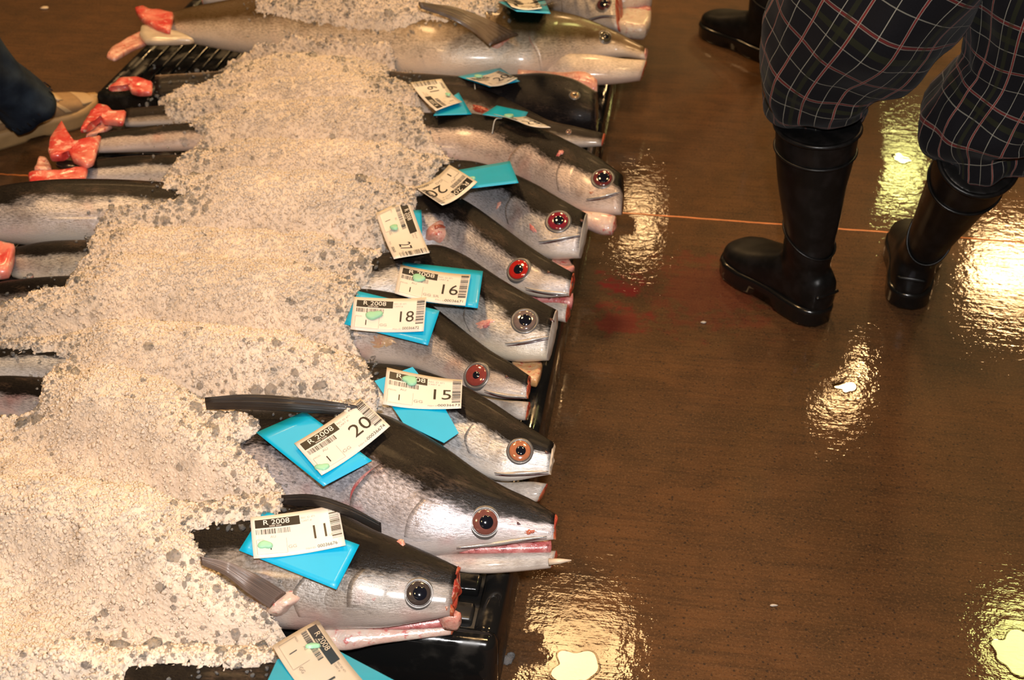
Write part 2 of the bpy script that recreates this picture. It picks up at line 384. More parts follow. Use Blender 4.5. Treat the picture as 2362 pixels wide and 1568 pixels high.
def make_eye(loft, e, mats, parent, pup=.5):
    px, py, r = e; i, j = loft.find(px, py); c = loft.ev(loft.pos, i, j); n = norm(loft.ev(loft.nr, i, j))
    R = r*depth(c)/FPX; x = norm(loft.t[int(i)] - n*(loft.t[int(i)]@n))
    c = c - n*R*.10
    V, F = lathe(c, n, x, [(R*1.30, -R*.14), (R*1.22, R*.04), (R*1.12, R*.11), (R*1.04, R*.12), (R*.98, R*.08), (R*.9, 0)]); o = mesh('eye', V, F, M_SOCKET, parent)
    V, F = lathe(c, n, x, [(R*1.00, R*.08), (R*.99, R*.14), (R*.96, R*.17), (R*.92, R*.13)]); mesh('eye_rim', V, F, M_RIMSILV, o)
    V, F = lathe(c, n, x, [(R*.97, R*.08)] + [(R*.96*math.cos(a), R*(.13+.22*math.sin(a))) for a in np.linspace(.1, 1.4, 7)]); mesh('iris', V, F, mats[0], o)
    c2 = c + x*R*.08
    V, F = lathe(c2, n, x, [(R*pup, R*.24)] + [(R*pup*math.cos(a), R*(.31+.12*math.sin(a))) for a in np.linspace(.05, 1.4, 6)]); mesh('pupil', V, F, mats[1], o)
    return o

def on_curve(loft, pts, n=16):
    q = np.array([loft.find(*p) for p in pts]); T = np.r_[0, np.cumsum(np.linalg.norm(np.diff(np.array(pts, float), axis=0), axis=1))]
    return smooth_interp(T, q, np.linspace(0, T[-1], n))
def gill(loft, pts, mat, parent, lift=.0045, reach=.05, slit=M_MOUTH, slit_w=.005, name='gill_cover'):
    q = on_curve(loft, pts, 22); K = 9; V = []; UV = []; di = reach/(loft.len[-1]/(loft.N-1)); n = len(q)
    for a in range(K):
        f = a/(K-1)
        for m, (i, j) in enumerate(q):
            e = math.sin(math.pi*(m+.5)/n)**.35; ii = i + di*f
            off = (lift*e*(1-f)**1.4 + .0006*(1-f)) if f < 1 else -.0005
            V.append(loft.ev(loft.pos, ii, j) + loft.ev(loft.nr, ii, j)*off); UV.append(loft.ev(loft.uv, ii, j))
    base = len(V)
    for m, (i, j) in enumerate(q): V.append(loft.ev(loft.pos, i, j) - loft.ev(loft.nr, i, j)*.002); UV.append(loft.ev(loft.uv, i, j))
    F = grid_faces(K, n) + [(base+m, base+m+1, m+1, m) for m in range(n-1)]
    o = mesh(name, V, F, mat, parent, True, UV)
    if slit:
        V = []; dj = slit_w/(loft.len[-1]/(loft.N-1))
        for a in range(4):
            for m, (i, j) in enumerate(q):
                e = math.sin(math.pi*(m+.3)/(n-.4)); ii = i + .3 - dj*e*a/3
                V.append(loft.ev(loft.pos, ii, j) + loft.ev(loft.nr, ii, j)*(.0018*math.sin(math.pi*(a+.4)/3.8)))
        mesh('gill_slit', V, grid_faces(4, n), slit, parent)
    return o
def ridge(loft, pts, r, mat, parent, name, lift=.4):
    q = on_curve(loft, pts, 20); m = len(q)
    V, F = tube([loft.ev(loft.pos, i, j) + loft.ev(loft.nr, i, j)*r*lift for i, j in q], r*np.sin(np.linspace(.25, math.pi-.25, m)), 8)
    return mesh(name, V, F, mat, parent)
def patch(loft, px, py, rx, ry, mat, parent, name, rot=0, lift=.0025, seed=0):
    i0, j0 = loft.find(px, py); c = loft.ev(loft.pos, i0, j0); n = norm(loft.ev(loft.nr, i0, j0)); s = depth(c)/FPX
    x = norm(loft.t[int(i0)] - n*(loft.t[int(i0)]@n)); y = np.cross(n, x); ca, sa = math.cos(rot), math.sin(rot)
    V = []; K = (1.0, .8, .55, .28); seg = 24
    for r in K:
        for j in range(seg):
            a = 2*math.pi*j/seg; g = 1+.13*math.sin(3*a+seed)+.08*math.sin(5*a+2*seed)
            u = rx*s*r*g*math.cos(a); v = ry*s*r*g*math.sin(a)
            V.append(c + x*(u*ca-v*sa) + y*(u*sa+v*ca) + n*(lift*(1-r**2) - .0015*r**4 + .0008*math.sin(7*a+9*r+seed)))
    V.append(c+n*lift*.7); F = grid_faces(len(K), seg, True); o = (len(K)-1)*seg; F += [(o+j, o+(j+1) % seg, len(V)-1) for j in range(seg)]
    return mesh(name, V, F, mat, parent)

def slab(name, poly, z, thick, mat, parent, sub=4, rough=.004, seed=0, tilt=0.0):
    """cushion of flesh with a given outline, real thickness"""
    p = np.asarray(poly, float); n0 = len(p); T = np.arange(n0+1.); pp = np.vstack([p, p[:1]])
    m = n0*sub; t = np.linspace(0, n0, m, endpoint=False); q = np.stack([np.interp(t, T, pp[:, k]) for k in (0, 1)], -1)
    q = (np.roll(q, 1, 0)+6*q+np.roll(q, -1, 0))/8
    zz = z + tilt*(p[:, 1].mean()-q[:, 1])/1000.
    ring = np.array([P(a, b, c) for (a, b), c in zip(q, zz)]); M = ring.mean(0); V = []
    K = [(0.0, 1, -1)]
    prof = [(.55, -.9), (.9, -.75), (1.0, -.35), (1.02, .3), (.96, .85), (.7, 1.0), (.35, .8)]
    for r, h in prof:
        c = M + (ring-M)*r
        V += list(c + np.array([0, 0, 1])*(thick/2*h) + np.array([0, 0, 1])*(rough*vnoise(c, 70, seed)[:, None]*(1 if h > 0 else 0)))
    b = len(V); V.append(M-np.array([0, 0, thick*.45])); V.append(M+np.array([0, 0, thick*.45]))
    F = grid_faces(len(prof), m, True) + [(b, (j+1) % m, j) for j in range(m)]; o = (len(prof)-1)*m
    F += [(b+1, o+j, o+(j+1) % m) for j in range(m)]
    return mesh(name, V, F, mat, parent)
def blade(name, up, lo, z, thick, mat, parent, rays=7, arch=.006, n=26, m=29):
    """fin: a blade between two edges with raised rays"""
    def rs(l):
        l = np.asarray(l, float); T = np.r_[0, np.cumsum(np.linalg.norm(np.diff(l, axis=0), axis=1))]; return smooth_interp(T, l, np.linspace(0, T[-1], n))
    U, L = rs(up), rs(lo); zz = np.interp(np.linspace(0, 1, n), np.linspace(0, 1, len(z)), z); top = []; bot = []
    for i in range(n):
        A = P(*U[i], zz[i]+.002); B = P(*L[i], zz[i]-.004)
        for j in range(m):
            f = j/(m-1); c = A*(1-f)+B*f; e = math.sin(math.pi*f)**.5 if 0 < f < 1 else 0
            top.append(c + np.array([0, 0, arch*e + thick*.5*e + .0011*math.sin(f*rays*2*math.pi)*e])); bot.append(c + np.array([0, 0, arch*e*.6 - thick*.5*e-.0006]))
    V = top + bot; k = n*m; F = grid_faces(n, m) + [tuple(k+x for x in reversed(f)) for f in grid_faces(n, m)]
    bd = [j for j in range(m)] + [i*m+m-1 for i in range(1, n)] + [(n-1)*m+j for j in range(m-2, -1, -1)] + [i*m for i in range(n-2, 0, -1)]
    for a, b in zip(bd, bd[1:]+bd[:1]): F.append((a, k+a, k+b, b))
    fl = np.array([[i/(n-1)*.2, j/(m-1)] for i in range(n) for j in range(m)]*2)
    return mesh(name, V, F, mat, parent, True, fl)
def fin_mat(name, a, b, edge=None):
    k = NT(name); tc = k.coord('UV', scale=(4, 60, 1)); nz = k.noise(tc, 1, 4); 
    k.set(Base_Color=k.mix(k.ramp(nz, .3, .7), a, b), Roughness=.35, Coat_Weight=.3, Coat_Roughness=.15, Normal=k.bump(nz, .4, .002)); return k.m
M_FIN = fin_mat('dark_fin', (.008, .007, .007), (.028, .020, .017))
M_PEC = fin_mat('grey_brown_fin', (.09, .065, .055), (.26, .19, .16))
M_BELLY = plain('cream_belly_skin', (.55, .46, .36), .35, .1, coat=.3, scale=40)
M_LIP = plain('pale_lip_skin', (.36, .33, .31), .3, .35, coat=.5, scale=90, var=.3, bump=.3)
M_NOSTRIL = plain('nostril_flesh', (.06, .015, .015), .25, coat=.6)

M_PALEPINK = flesh_mat('pale_pink_jaw', (.62, .40, .33), (.64, .52, .45), (.55, .16, .14), scale=30)
M_PALEJAW = flesh_mat('pale_jaw', (.55, .45, .36), (.62, .52, .43), (.5, .3, .26))
FISH = {}; SURF = []
def fish(key, label, st, skin, zm=(.165, .19, .195), alpha=math.radians(32), kw=(.22, .30, .31, .31, .31, .30, .19), eye=None, iris=(.3, .06, .04), pup=.5, group='iced fish on the pallets',
         jaw=None, jaw_z=-.05, mouth=None, cut=M_RAW, gills=(), lips=(), nostril=None, cut_bulge=.0015, jaw_mat=None, tail_cut=None):
    L = Loft(st, zm, alpha, kw); base = L.M[len(L.M)//2].copy(); base[2] = PZ
    root = empty('billfish', base, label, 'fish', group)
    L.build('body', skin, root)
    if cut: L.cut_face('bill_cut', cut, root, -1, cut_bulge, rag=.0045 if key == 'h12' else .0024, seed=len(FISH))
    if tail_cut: L.cut_face('tail_cut', tail_cut, root, 0, .004, 1.0, seed=len(FISH)+40)
    if eye: make_eye(L, eye, eye_mats(key, iris), root, pup)
    for g in gills: gill(L, parent=root, mat=skin, **g)
    for l in lips:
        ridge(L, [(x, y-3) for x, y in l], .0030, M_LIP, root, 'lip'); ridge(L, [(x, y+2) for x, y in l], .0015, M_NOSTRIL, root, 'mouth_line', .1)
    if nostril: patch(L, *nostril, 7, 4.5, M_NOSTRIL, root, 'nostril', -.5, .0008)
    zj = float(np.atleast_1d(zm)[-1]) + jaw_z
    SURF.append(L)
    if mouth:
        Lm = Loft(mouth, zj+.012, alpha, .42, step=.006); Lm.build('mouth_lining', M_MOUTH, root); SURF.append(Lm)
    if jaw:
        Lj = Loft(jaw, zj, alpha, (.30, .36, .36), step=.006); Lj.build('lower_jaw', jaw_mat or skin_jaw, root); Lj.cut_face('jaw_cut', M_RAW if cut else M_PINK, root, -1, .003, 1.0, .002, 9+len(FISH)); SURF.append(Lj)
    FISH[key] = (root, L); return root, L
skin_jaw = skin_mat('pale_jaw_skin', edge=-.6, soft=.1, silver=(.52, .47, .43), belly=(.66, .56, .48), metal=.2, pink=.5, pinkc=(.6, .3, .24), seed=3.3)

# ---- far fish (behind the long pale one)
S0 = skin_mat('skin_backmost', edge=.2, silver=(.45, .38, .30), belly=(.6, .48, .36), metal=.2, pink=.4, seed=1.1)
fish('h0', 'fish at the very top edge with open pink-lined jaws, mostly out of frame', [(760, -190, 760, -150), (1000, -180, 1000, -120), (1200, -150, 1200, -80), (1340, -100, 1350, -20), (1400, -70, 1410, 0), (1450, -50, 1450, 8)], S0, zm=(.17, .19, .19), cut=None)
r0 = FISH['h0'][0]
slab('upper_jaw', [(1420, -40), (1500, -36), (1504, 8), (1470, 13), (1424, 15)], .19, .05, M_PALEJAW, r0, seed=1)
slab('mouth_lining', [(1420, 12), (1500, 8), (1502, 36), (1424, 32)], .172, .03, M_MOUTH, r0, seed=2)
slab('lower_jaw', [(1410, 28), (1460, 36), (1502, 34), (1500, 62), (1488, 80), (1440, 76), (1410, 66)], .165, .045, M_PALEJAW, r0, seed=3)
S1 = skin_mat('skin_top', edge=.16, silver=(.40, .37, .36), belly=(.5, .44, .40), pink=.3, seed=2.0)
fish('h1', 'silver-grey fish at the top edge with a red cut snout under the tag numbered 34', [(470, -70, 470, 12), (560, -80, 560, 10), (800, -100, 800, 8), (1100, -100, 1100, 12), (1240, -85, 1270, 28), (1340, -60, 1350, 58), (1428, -22, 1430, 72)], S1, zm=(.17, .2, .2),
     eye=(1392, 9, 17), iris=(.10, .03, .03), pup=.6, gills=[dict(pts=[(1300, -40), (1296, 0), (1300, 35)], lift=.002, reach=.03, slit=None)], tail_cut=M_TAIL, lips=[[(1345, 50), (1390, 38), (1422, 40)]])
# ---- long pale fish lying across the back pallet
S2 = skin_mat('skin_pale_gold', edge=.16, soft=.12, dark=(.045, .028, .012), silver=(.60, .48, .36), belly=(.70, .58, .46), gold=(.085, .048, .016), metal=.22, pink=.12, pinkc=(.5, .3, .24), seed=4.0)
r2, L2 = fish('h2', 'long pale golden fish lying whole across the back, fin raised along its flank',
     [(394, 32, 376, 82), (470, 18, 462, 99), (590, 2, 565, 116), (740, -8, 720, 145), (900, -12, 890, 172), (1040, 6, 1020, 190), (1140, 20, 1140, 186), (1232, 32, 1236, 182), (1321, 44, 1310, 158), (1377, 60, 1370, 138), (1433, 82, 1428, 128), (1492, 112, 1488, 136)], S2,
     zm=(.20, .22, .225, .225, .215), alpha=math.radians(30), kw=(.30, .36, .36, .34, .34), eye=(1396, 85, 15), iris=(.09, .075, .045), pup=.45,
     jaw=[(1236, 120, 1250, 182), (1310, 128, 1310, 189), (1380, 132, 1380, 191), (1440, 140, 1435, 188), (1490, 142, 1477, 183)], jaw_z=-.02, jaw_mat=skin_mat('skin_pale_throat', edge=-.5, silver=(.66, .54, .43), belly=(.68, .52, .42), metal=.05, pink=.3, pinkc=(.6, .36, .3), seed=5.5),
     gills=[dict(pts=[(1226, 40), (1220, 80), (1240, 128), (1246, 165)], lift=.004, reach=.06)], cut=M_PINK)
M_PECGOLD = fin_mat('gold_brown_fin', (.05, .032, .022), (.15, .10, .065))
blade('pectoral_fin', [(1196, 80), (1130, 48), (1060, 22), (965, 11)], [(1130, 106), (1092, 74), (1040, 44), (970, 19)], [.280, .305, .33, .35], .006, M_PECGOLD, r2)
patch(L2, 1152, 96, 22, 12, M_PINK, r2, 'fin_base', .6, .008, 2)
slab('tail_stump', [(402, 34), (362, 28), (330, 22), (312, 26), (322, 44), (340, 58), (362, 70), (392, 78)], .222, .022, M_TAIL, r2, seed=3)
slab('tail_skin', [(400, 74), (345, 56), (328, 66), (322, 84), (336, 100), (400, 100), (450, 97)], .212, .02, M_BELLY, r2, seed=6)
slab('tail_stump', [(350, 62), (346, 98), (304, 116), (264, 140), (246, 134), (258, 114), (296, 92)], .20, .014, M_PINK, r2, seed=4)
# ---- flipped fish
S3 = skin_mat('skin_flipped', edge=.62, soft=.10, dark=(.010, .008, .008), silver=(.30, .23, .17), belly=(.6, .42, .32), metal=.35, seed=6.0)
r3, L3 = fish('h3', 'dark fish lying back-down toward the viewer, pink throat turned up beside the long pale fish',
     [(362, 232, 362, 180), (450, 226, 450, 176), (700, 240, 700, 165), (950, 262, 950, 185), (1100, 262, 1100, 192), (1190, 268, 1190, 190), (1270, 286, 1260, 191), (1330, 296, 1330, 205), (1374, 292, 1378, 226)], S3, alpha=-math.radians(12), zm=(.165, .185, .185), kw=(.24, .34, .36, .36),
     eye=(1325, 220, 11), iris=(.45, .25, .11), pup=.42, cut=M_GUT)
fj = Loft([(1195, 176, 1195, 196), (1290, 184, 1290, 206), (1365, 192, 1362, 216), (1377, 200, 1376, 220)], .19, 0, .5); fj.build('lower_jaw', M_PINK, r3); SURF.append(fj)
slab('tail_stump', [(352, 194), (318, 184), (296, 181), (272, 190), (250, 206), (262, 204), (292, 196), (304, 214), (322, 219), (350, 218)], .182, .016, M_TAIL, r3, seed=7)
# ---- thin snouted fish
S4 = skin_mat('skin_thin', edge=.52, soft=.14, dark=(.016, .011, .009), silver=(.34, .28, .23), belly=(.5, .42, .36), metal=.4, pink=.4, seed=7.0)
r4, L4 = fish('h4', 'narrow dark fish between two bigger ones, only its slim snout showing',
     [(292, 252, 290, 292), (470, 236, 470, 288), (800, 205, 800, 280), (1000, 196, 1000, 272), (1124, 212, 1110, 285), (1209, 250, 1190, 305), (1270, 280, 1250, 328), (1330, 294, 1325, 338), (1394, 309, 1388, 336)], S4, eye=(1312, 304, 6), iris=(.2, .06, .05), kw=(.24, .3, .3, .3, .3), zm=(.17, .20, .20), cut=M_RAW)
patch(L4, 1108, 252, 26, 9, M_RAW, r4, 'wound', 0, .004, 1)
slab('tail_stump', [(292, 262), (262, 262), (248, 248), (228, 248), (210, 262), (196, 284), (186, 304), (200, 300), (216, 282), (232, 272), (240, 282), (284, 288)], .18, .018, M_TAIL, r4, seed=9)
slab('tail_stump', [(198, 318), (206, 300), (226, 282), (240, 284), (262, 292), (240, 304), (215, 312)], .165, .012, M_PINK, r4, seed=10)
# ---- pinkish big head
S5 = skin_mat('skin_pinkish', edge=.40, soft=.07, silver=(.44, .36, .33), belly=(.58, .45, .38), pink=.5, pinkc=(.5, .25, .2), metal=.35, seed=8.0)
r5, L5 = fish('h5', 'big pinkish-faced fish, farthest out over the floor, with a fleshy lower jaw',
     [(228, 308, 222, 352), (350, 292, 350, 348), (470, 284, 470, 345), (700, 272, 700, 362), (900, 266, 900, 370), (1000, 266, 1000, 376), (1096, 268, 1090, 386), (1209, 292, 1195, 418), (1265, 306, 1245, 445), (1321, 332, 1300, 474), (1380, 364, 1362, 494), (1436, 404, 1432, 494)], S5,
     eye=(1390, 411, 23), iris=(.16, .03, .03), pup=.62, cut=None, gills=[dict(pts=[(1222, 330), (1195, 345), (1176, 372), (1180, 405)], lift=.005, reach=.06, slit_w=.008), dict(pts=[(1300, 365), (1283, 400), (1288, 440)], lift=.002, reach=.03, slit=None)],
     jaw=[(1300, 478, 1310, 508), (1350, 488, 1355, 528), (1395, 494, 1390, 540), (1420, 500, 1412, 540)], jaw_mat=M_PALEPINK, jaw_z=-.035, lips=[[(1352, 462), (1392, 456), (1440, 447)]])
patch(L5, 1365, 444, 6, 4, M_RAW, r5, 'wound', .4, .001); patch(L5, 1293, 353, 8, 12, M_MOUTH, r5, 'wound', 0, .002)
slab('tail_stump', [(234, 318), (200, 326), (172, 334), (144, 286), (118, 318), (112, 350), (118, 368), (142, 366), (158, 350), (168, 372), (200, 386), (216, 378), (224, 350)], .19, .02, M_TAIL, r5, seed=11)
slab('tail_stump', [(148, 372), (166, 376), (196, 390), (150, 392), (128, 382)], .165, .014, M_GUT, r5, seed=12)
slab('tail_stump', [(84, 384), (92, 366), (108, 366), (118, 384), (120, 396), (80, 398)], .16, .012, M_PINK, r5, seed=13)
# ---- fish with inverted 20 tag
S6 = skin_mat('skin_silver_a', edge=.40, soft=.07, silver=(.46, .44, .46), belly=(.62, .52, .44), pink=.25, pinkc=(.55, .22, .2), metal=.6, seed=9.0)
r6, L6 = fish('h6', 'silver fish with a dark red eye, its upside-down tag numbered 20',
     [(206, 372, 202, 424), (300, 362, 300, 424), (395, 360, 395, 426), (700, 366, 700, 452), (900, 372, 900, 468), (1000, 374, 985, 480), (1100, 378, 1080, 498), (1194, 407, 1160, 535), (1245, 431, 1205, 565), (1304, 466, 1262, 594), (1354, 494, 1336, 594)], S6,
     eye=(1288, 510, 25), iris=(.26, .02, .035), pup=.5, cut=None, gills=[dict(pts=[(1186, 448), (1168, 478), (1172, 516)], lift=.0025, reach=.04, slit=None)], lips=[[(1243, 560), (1290, 553), (1348, 546)]], nostril=(1341, 508))
L6.cut_face('bill_cut', skin_jaw, r6, -1, .004, 1.0, .001)
patch(L6, 1228, 527, 17, 6, M_MOUTH, r6, 'wound', -.25, .002); patch(L6, 1150, 472, 6, 12, M_PINK, r6, 'wound', 0, .001)
slab('tail_under_jaw', [(1276, 600), (1312, 602), (1326, 622), (1300, 626), (1270, 614)], .15, .016, M_PINK, r6, seed=31)
slab('tail_stump', [(204, 388), (150, 398), (98, 400), (66, 406), (70, 424), (108, 428), (134, 420), (160, 422), (196, 420)], .18, .018, M_TAIL, r6, seed=14)
# ---- red eyed fish, tag 27; its large tail half shows on the left
S7 = skin_mat('skin_silver_b', edge=.40, soft=.08, silver=(.45, .43, .46), belly=(.62, .54, .46), pink=.15, metal=.6, seed=10.0)
r7, L7 = fish('h7', 'fish with a bright red eye and a raw pink fin wound, tag numbered 27',
     [(-140, 480, -140, 545), (-20, 440, -20, 552), (100, 424, 100, 562), (250, 420, 250, 560), (420, 428, 420, 560), (650, 440, 640, 570), (900, 452, 880, 590), (1000, 450, 975, 596), (1052, 456, 1020, 600), (1100, 480, 1075, 618), (1156, 520, 1125, 640), (1215, 564, 1185, 668), (1274, 603, 1250, 684), (1324, 631, 1314, 682)], S7, zm=(.20, .20, .20),
     kw=(.3, .36, .33, .32, .31, .3, .2), eye=(1197, 622, 25), iris=(.50, .02, .015), pup=.48, nostril=(1265, 628), jaw=[(1200, 680, 1190, 700), (1245, 690, 1240, 716), (1290, 696, 1285, 738), (1312, 700, 1305, 742)], mouth=[(1215, 676, 1215, 690), (1270, 680, 1270, 702), (1322, 678, 1318, 712)], lips=[[(1212, 666), (1260, 676), (1312, 680)]])
patch(L7, 1007, 536, 27, 25, M_PINK, r7, 'fin_wound', .2, .012, 4); patch(L7, 1012, 528, 16, 10, M_RAW, r7, 'fin_wound', .5, .014, 2)
slab('tail_stump', [(-60, 448), (20, 434), (70, 428), (96, 420), (118, 424), (90, 436), (30, 446), (-60, 470)], .21, .012, M_PINK, r7, seed=15)
# ---- tag 16
S8 = skin_mat('skin_silver_c', edge=.38, soft=.07, silver=(.47, .46, .46), belly=(.60, .53, .42), pink=.1, metal=.6, seed=11.0)
r8, L8 = fish('h8', 'silver fish with a grey-blue eye and cheek wound, tag numbered 16',
     [(36, 572, 30, 640), (100, 560, 100, 652), (200, 556, 190, 660), (400, 568, 390, 680), (700, 585, 690, 705), (860, 592, 850, 715), (940, 578, 925, 722), (1000, 570, 965, 735), (1076, 592, 1035, 765), (1120, 620, 1075, 790), (1165, 650, 1120, 815), (1224, 684, 1190, 832), (1285, 716, 1262, 830)], S8,
     eye=(1209, 740, 27), iris=(.20, .14, .12), pup=.55, cut=None, lips=[[(1167, 796), (1215, 790), (1275, 782)]], gills=[dict(pts=[(1088, 690), (1070, 725), (1084, 765)], lift=.002, reach=.03, slit=None)], nostril=(1272, 738))
L8.cut_face('bill_cut', skin_jaw, r8, -1, .004, 1.0, .001)
patch(L8, 1116, 746, 24, 11, M_PINK, r8, 'wound', .75, .002, 1); patch(L8, 1120, 752, 10, 5, M_MOUTH, r8, 'wound', .75, .004, 1)
slab('throat_flesh', [(1180, 836), (1225, 838), (1252, 848), (1246, 872), (1238, 888), (1212, 880), (1186, 856)], .145, .02, flesh_mat('yellow_throat_flesh', (.55, .30, .12), (.68, .46, .27), (.5, .08, .06)), r8, seed=33)
slab('tail_stump', [(38, 576), (-6, 566), (-30, 568), (-30, 640), (20, 634), (30, 606)], .18, .03, M_TAIL, r8, seed=16)
# ---- tag 18
S9 = skin_mat('skin_rosy', edge=.42, soft=.09, silver=(.40, .36, .35), belly=(.58, .50, .44), pink=.55, pinkc=(.4, .2, .16), metal=.5, seed=12.0)
r9, L9 = fish('h9', 'fish with a cloudy red-brown eye and rosy shoulder, tag numbered 18',
     [(-60, 668, -60, 700), (0, 652, 0, 720), (60, 645, 60, 745), (300, 640, 300, 780), (600, 652, 600, 810), (800, 668, 790, 830), (900, 678, 880, 838), (990, 702, 950, 850), (1045, 742, 1000, 868), (1088, 776, 1040, 884), (1135, 811, 1095, 905), (1180, 838, 1155, 918), (1222, 867, 1216, 919)], S9,
     eye=(1098, 865, 27), iris=(.26, .05, .04), pup=.34, nostril=(1168, 869), jaw=[(1110, 912, 1110, 928), (1160, 922, 1160, 948), (1200, 926, 1200, 968), (1220, 928, 1212, 968)], lips=[[(1118, 902), (1165, 914), (1214, 918)]])
patch(L9, 884, 786, 38, 17, flesh_mat('yellow_bruise', (.42, .25, .17), (.5, .33, .18), (.4, .13, .1)), r9, 'bruise', .1, .001, 2)
# ---- tag 15
S10 = skin_mat('skin_bright', edge=.37, soft=.06, silver=(.60, .60, .62), belly=(.70, .64, .58), metal=.65, seed=13.0)
r10, L10 = fish('h10', 'bright white-silver fish with an orange-brown eye, tag numbered 15',
     [(-160, 830, -160, 860), (0, 802, 0, 878), (150, 790, 150, 892), (400, 790, 400, 920), (650, 812, 640, 960), (800, 838, 780, 990), (880, 842, 850, 1006), (940, 848, 900, 1020), (1010, 868, 960, 1036), (1067, 890, 1010, 1058), (1135, 927, 1080, 1086), (1204, 974, 1160, 1108), (1278, 1021, 1268, 1094)], S10,
     eye=(1198, 1040, 26), iris=(.48, .17, .08), pup=.45, jaw=[(1130, 1100, 1130, 1118), (1180, 1112, 1180, 1142), (1235, 1112, 1225, 1158), (1262, 1116, 1240, 1156)], lips=[[(1142, 1092), (1200, 1094), (1266, 1090)]],
     gills=[dict(pts=[(1090, 978), (1074, 1008), (1082, 1044)], lift=.003, reach=.04, slit=None)], cut=M_BONE, nostril=(1262, 1044))
# ---- tag 20, the big one
S11 = skin_mat('skin_front_big', edge=.42, soft=.07, silver=(.46, .43, .46), belly=(.62, .54, .50), pink=.45, pinkc=(.5, .16, .15), metal=.5, seed=14.0)
r11, L11 = fish('h11', 'large fish with red gill slit, open jaws and long dark back fin',
     [(-160, 900, -160, 930), (0, 868, 0, 960), (100, 872, 100, 985), (300, 900, 290, 1060), (480, 940, 460, 1125), (620, 950, 590, 1170), (720, 945, 690, 1198), (800, 948, 760, 1222), (895, 962, 835, 1248), (967, 996, 895, 1268), (1035, 1038, 960, 1282), (1099, 1084, 1040, 1276), (1162, 1122, 1110, 1260), (1226, 1152, 1190, 1252), (1282, 1186, 1278, 1244)], S11,
     eye=(1119, 1204, 31), iris=(.20, .07, .055), pup=.52, nostril=(1196, 1208), zm=(.17, .20, .205),
     jaw=[(960, 1262, 985, 1292), (1050, 1276, 1060, 1318), (1120, 1276, 1115, 1322), (1200, 1272, 1190, 1318), (1282, 1270, 1270, 1310)], mouth=[(1060, 1258, 1060, 1276), (1170, 1248, 1170, 1278), (1270, 1244, 1270, 1276)],
     gills=[dict(pts=[(884, 1068), (846, 1102), (818, 1140), (808, 1178)], lift=.007, reach=.07, slit_w=.013), dict(pts=[(974, 1150), (944, 1190), (934, 1236)], lift=.003, reach=.05, slit=None)], lips=[[(1052, 1264), (1130, 1256), (1200, 1246), (1262, 1240)]], jaw_z=-.045)
patch(L11, 1222, 1226, 16, 7, M_RAW, r11, 'wound', .3, .001, 2)
V, F = tube([P(1266, 1296, .17), P(1292, 1294, .172), P(1318, 1292, .174)], [.0045, .0035, .0008]); mesh('bill_stub', V, F, M_BONE, r11)
blade('dorsal_fin', [(474, 926), (560, 916), (680, 922), (790, 938), (860, 952)], [(476, 944), (570, 944), (690, 950), (790, 958), (860, 968)], [.262, .27, .275, .272, .262], .010, M_FIN, r11, 4)
# ---- tag 11
S12 = skin_mat('skin_front_grey', edge=.40, soft=.08, silver=(.25, .225, .205), belly=(.46, .38, .34), pink=.45, pinkc=(.36, .17, .15), metal=.3, seed=15.0)
r12, L12 = fish('h12', 'grey fish with black eye and ragged red sawn-off snout, tagged 11',
     [(-160, 1150, -160, 1200), (100, 1150, 90, 1290), (300, 1165, 290, 1370), (440, 1182, 430, 1420), (560, 1172, 545, 1440), (650, 1160, 630, 1448), (781, 1180, 740, 1452), (866, 1224, 820, 1448), (925, 1248, 885, 1446), (993, 1277, 965, 1434), (1058, 1308, 1040, 1420)], S12, zm=(.18, .19, .195),
     eye=(965, 1368, 30), iris=(.06, .045, .04), pup=.55, gills=[dict(pts=[(836, 1310), (806, 1345), (800, 1400)], lift=.003, reach=.05, slit=None), dict(pts=[(700, 1330), (676, 1370), (690, 1420)], lift=.003, reach=.05, slit=None)], cut_bulge=.004,
     jaw=[(690, 1440, 700, 1478), (780, 1440, 785, 1500), (870, 1446, 870, 1486), (960, 1442, 960, 1474), (1040, 1436, 1040, 1464)], mouth=[(770, 1416, 770, 1444), (830, 1424, 830, 1450), (930, 1430, 930, 1452), (1046, 1408, 1046, 1446)], jaw_z=-.055, jaw_mat=M_PALEPINK)
slab('throat_flesh', [(1008, 1418), (1030, 1408), (1066, 1428), (1056, 1440), (1024, 1438)], .165, .03, M_PINK, r12, seed=37)
slab('snout_flesh', [(1044, 1322), (1060, 1310), (1062, 1350), (1054, 1400), (1030, 1412), (1020, 1406), (1036, 1380), (1046, 1350)], .185, .014, M_RAW, r12, seed=38)
patch(L12, 926, 1252, 13, 9, M_PINK, r12, 'wound', -.5, .004, 3); patch(L12, 862, 1382, 8, 7, M_MOUTH, r12, 'wound', .4, .001)
blade('pectoral_fin', [(660, 1368), (600, 1332), (530, 1302), (463, 1294)], [(622, 1402), (570, 1366), (515, 1324), (466, 1302)], [.205, .245, .262, .27], .006, M_PEC, r12)
patch(L12, 650, 1390, 46, 25, M_PALEPINK, r12, 'fin_base', .5, .016, 2)
blade('dorsal_fin', [(650, 1150), (720, 1148), (800, 1172), (880, 1216)], [(652, 1168), (720, 1168), (800, 1190), (880, 1228)], [.25, .262, .262, .25], .008, M_FIN, r12, 4)
# ---- bottom fish
S13 = skin_mat('skin_bottom', edge=.46, soft=.14, silver=(.30, .27, .22), belly=(.5, .44, .38), metal=.4, seed=16.0)
r13, L13 = fish('h13', 'dark fish cut off by the bottom edge, its tag leaning against the next fish',
     [(-100, 1560, -100, 1680), (150, 1530, 130, 1720), (270, 1514, 240, 1740), (420, 1508, 390, 1760), (600, 1512, 560, 1780), (720, 1532, 680, 1790), (860, 1562, 800, 1790), (960, 1600, 900, 1780), (1060, 1670, 1040, 1760)], S13, zm=(.19, .20, .20), cut=M_RAW)
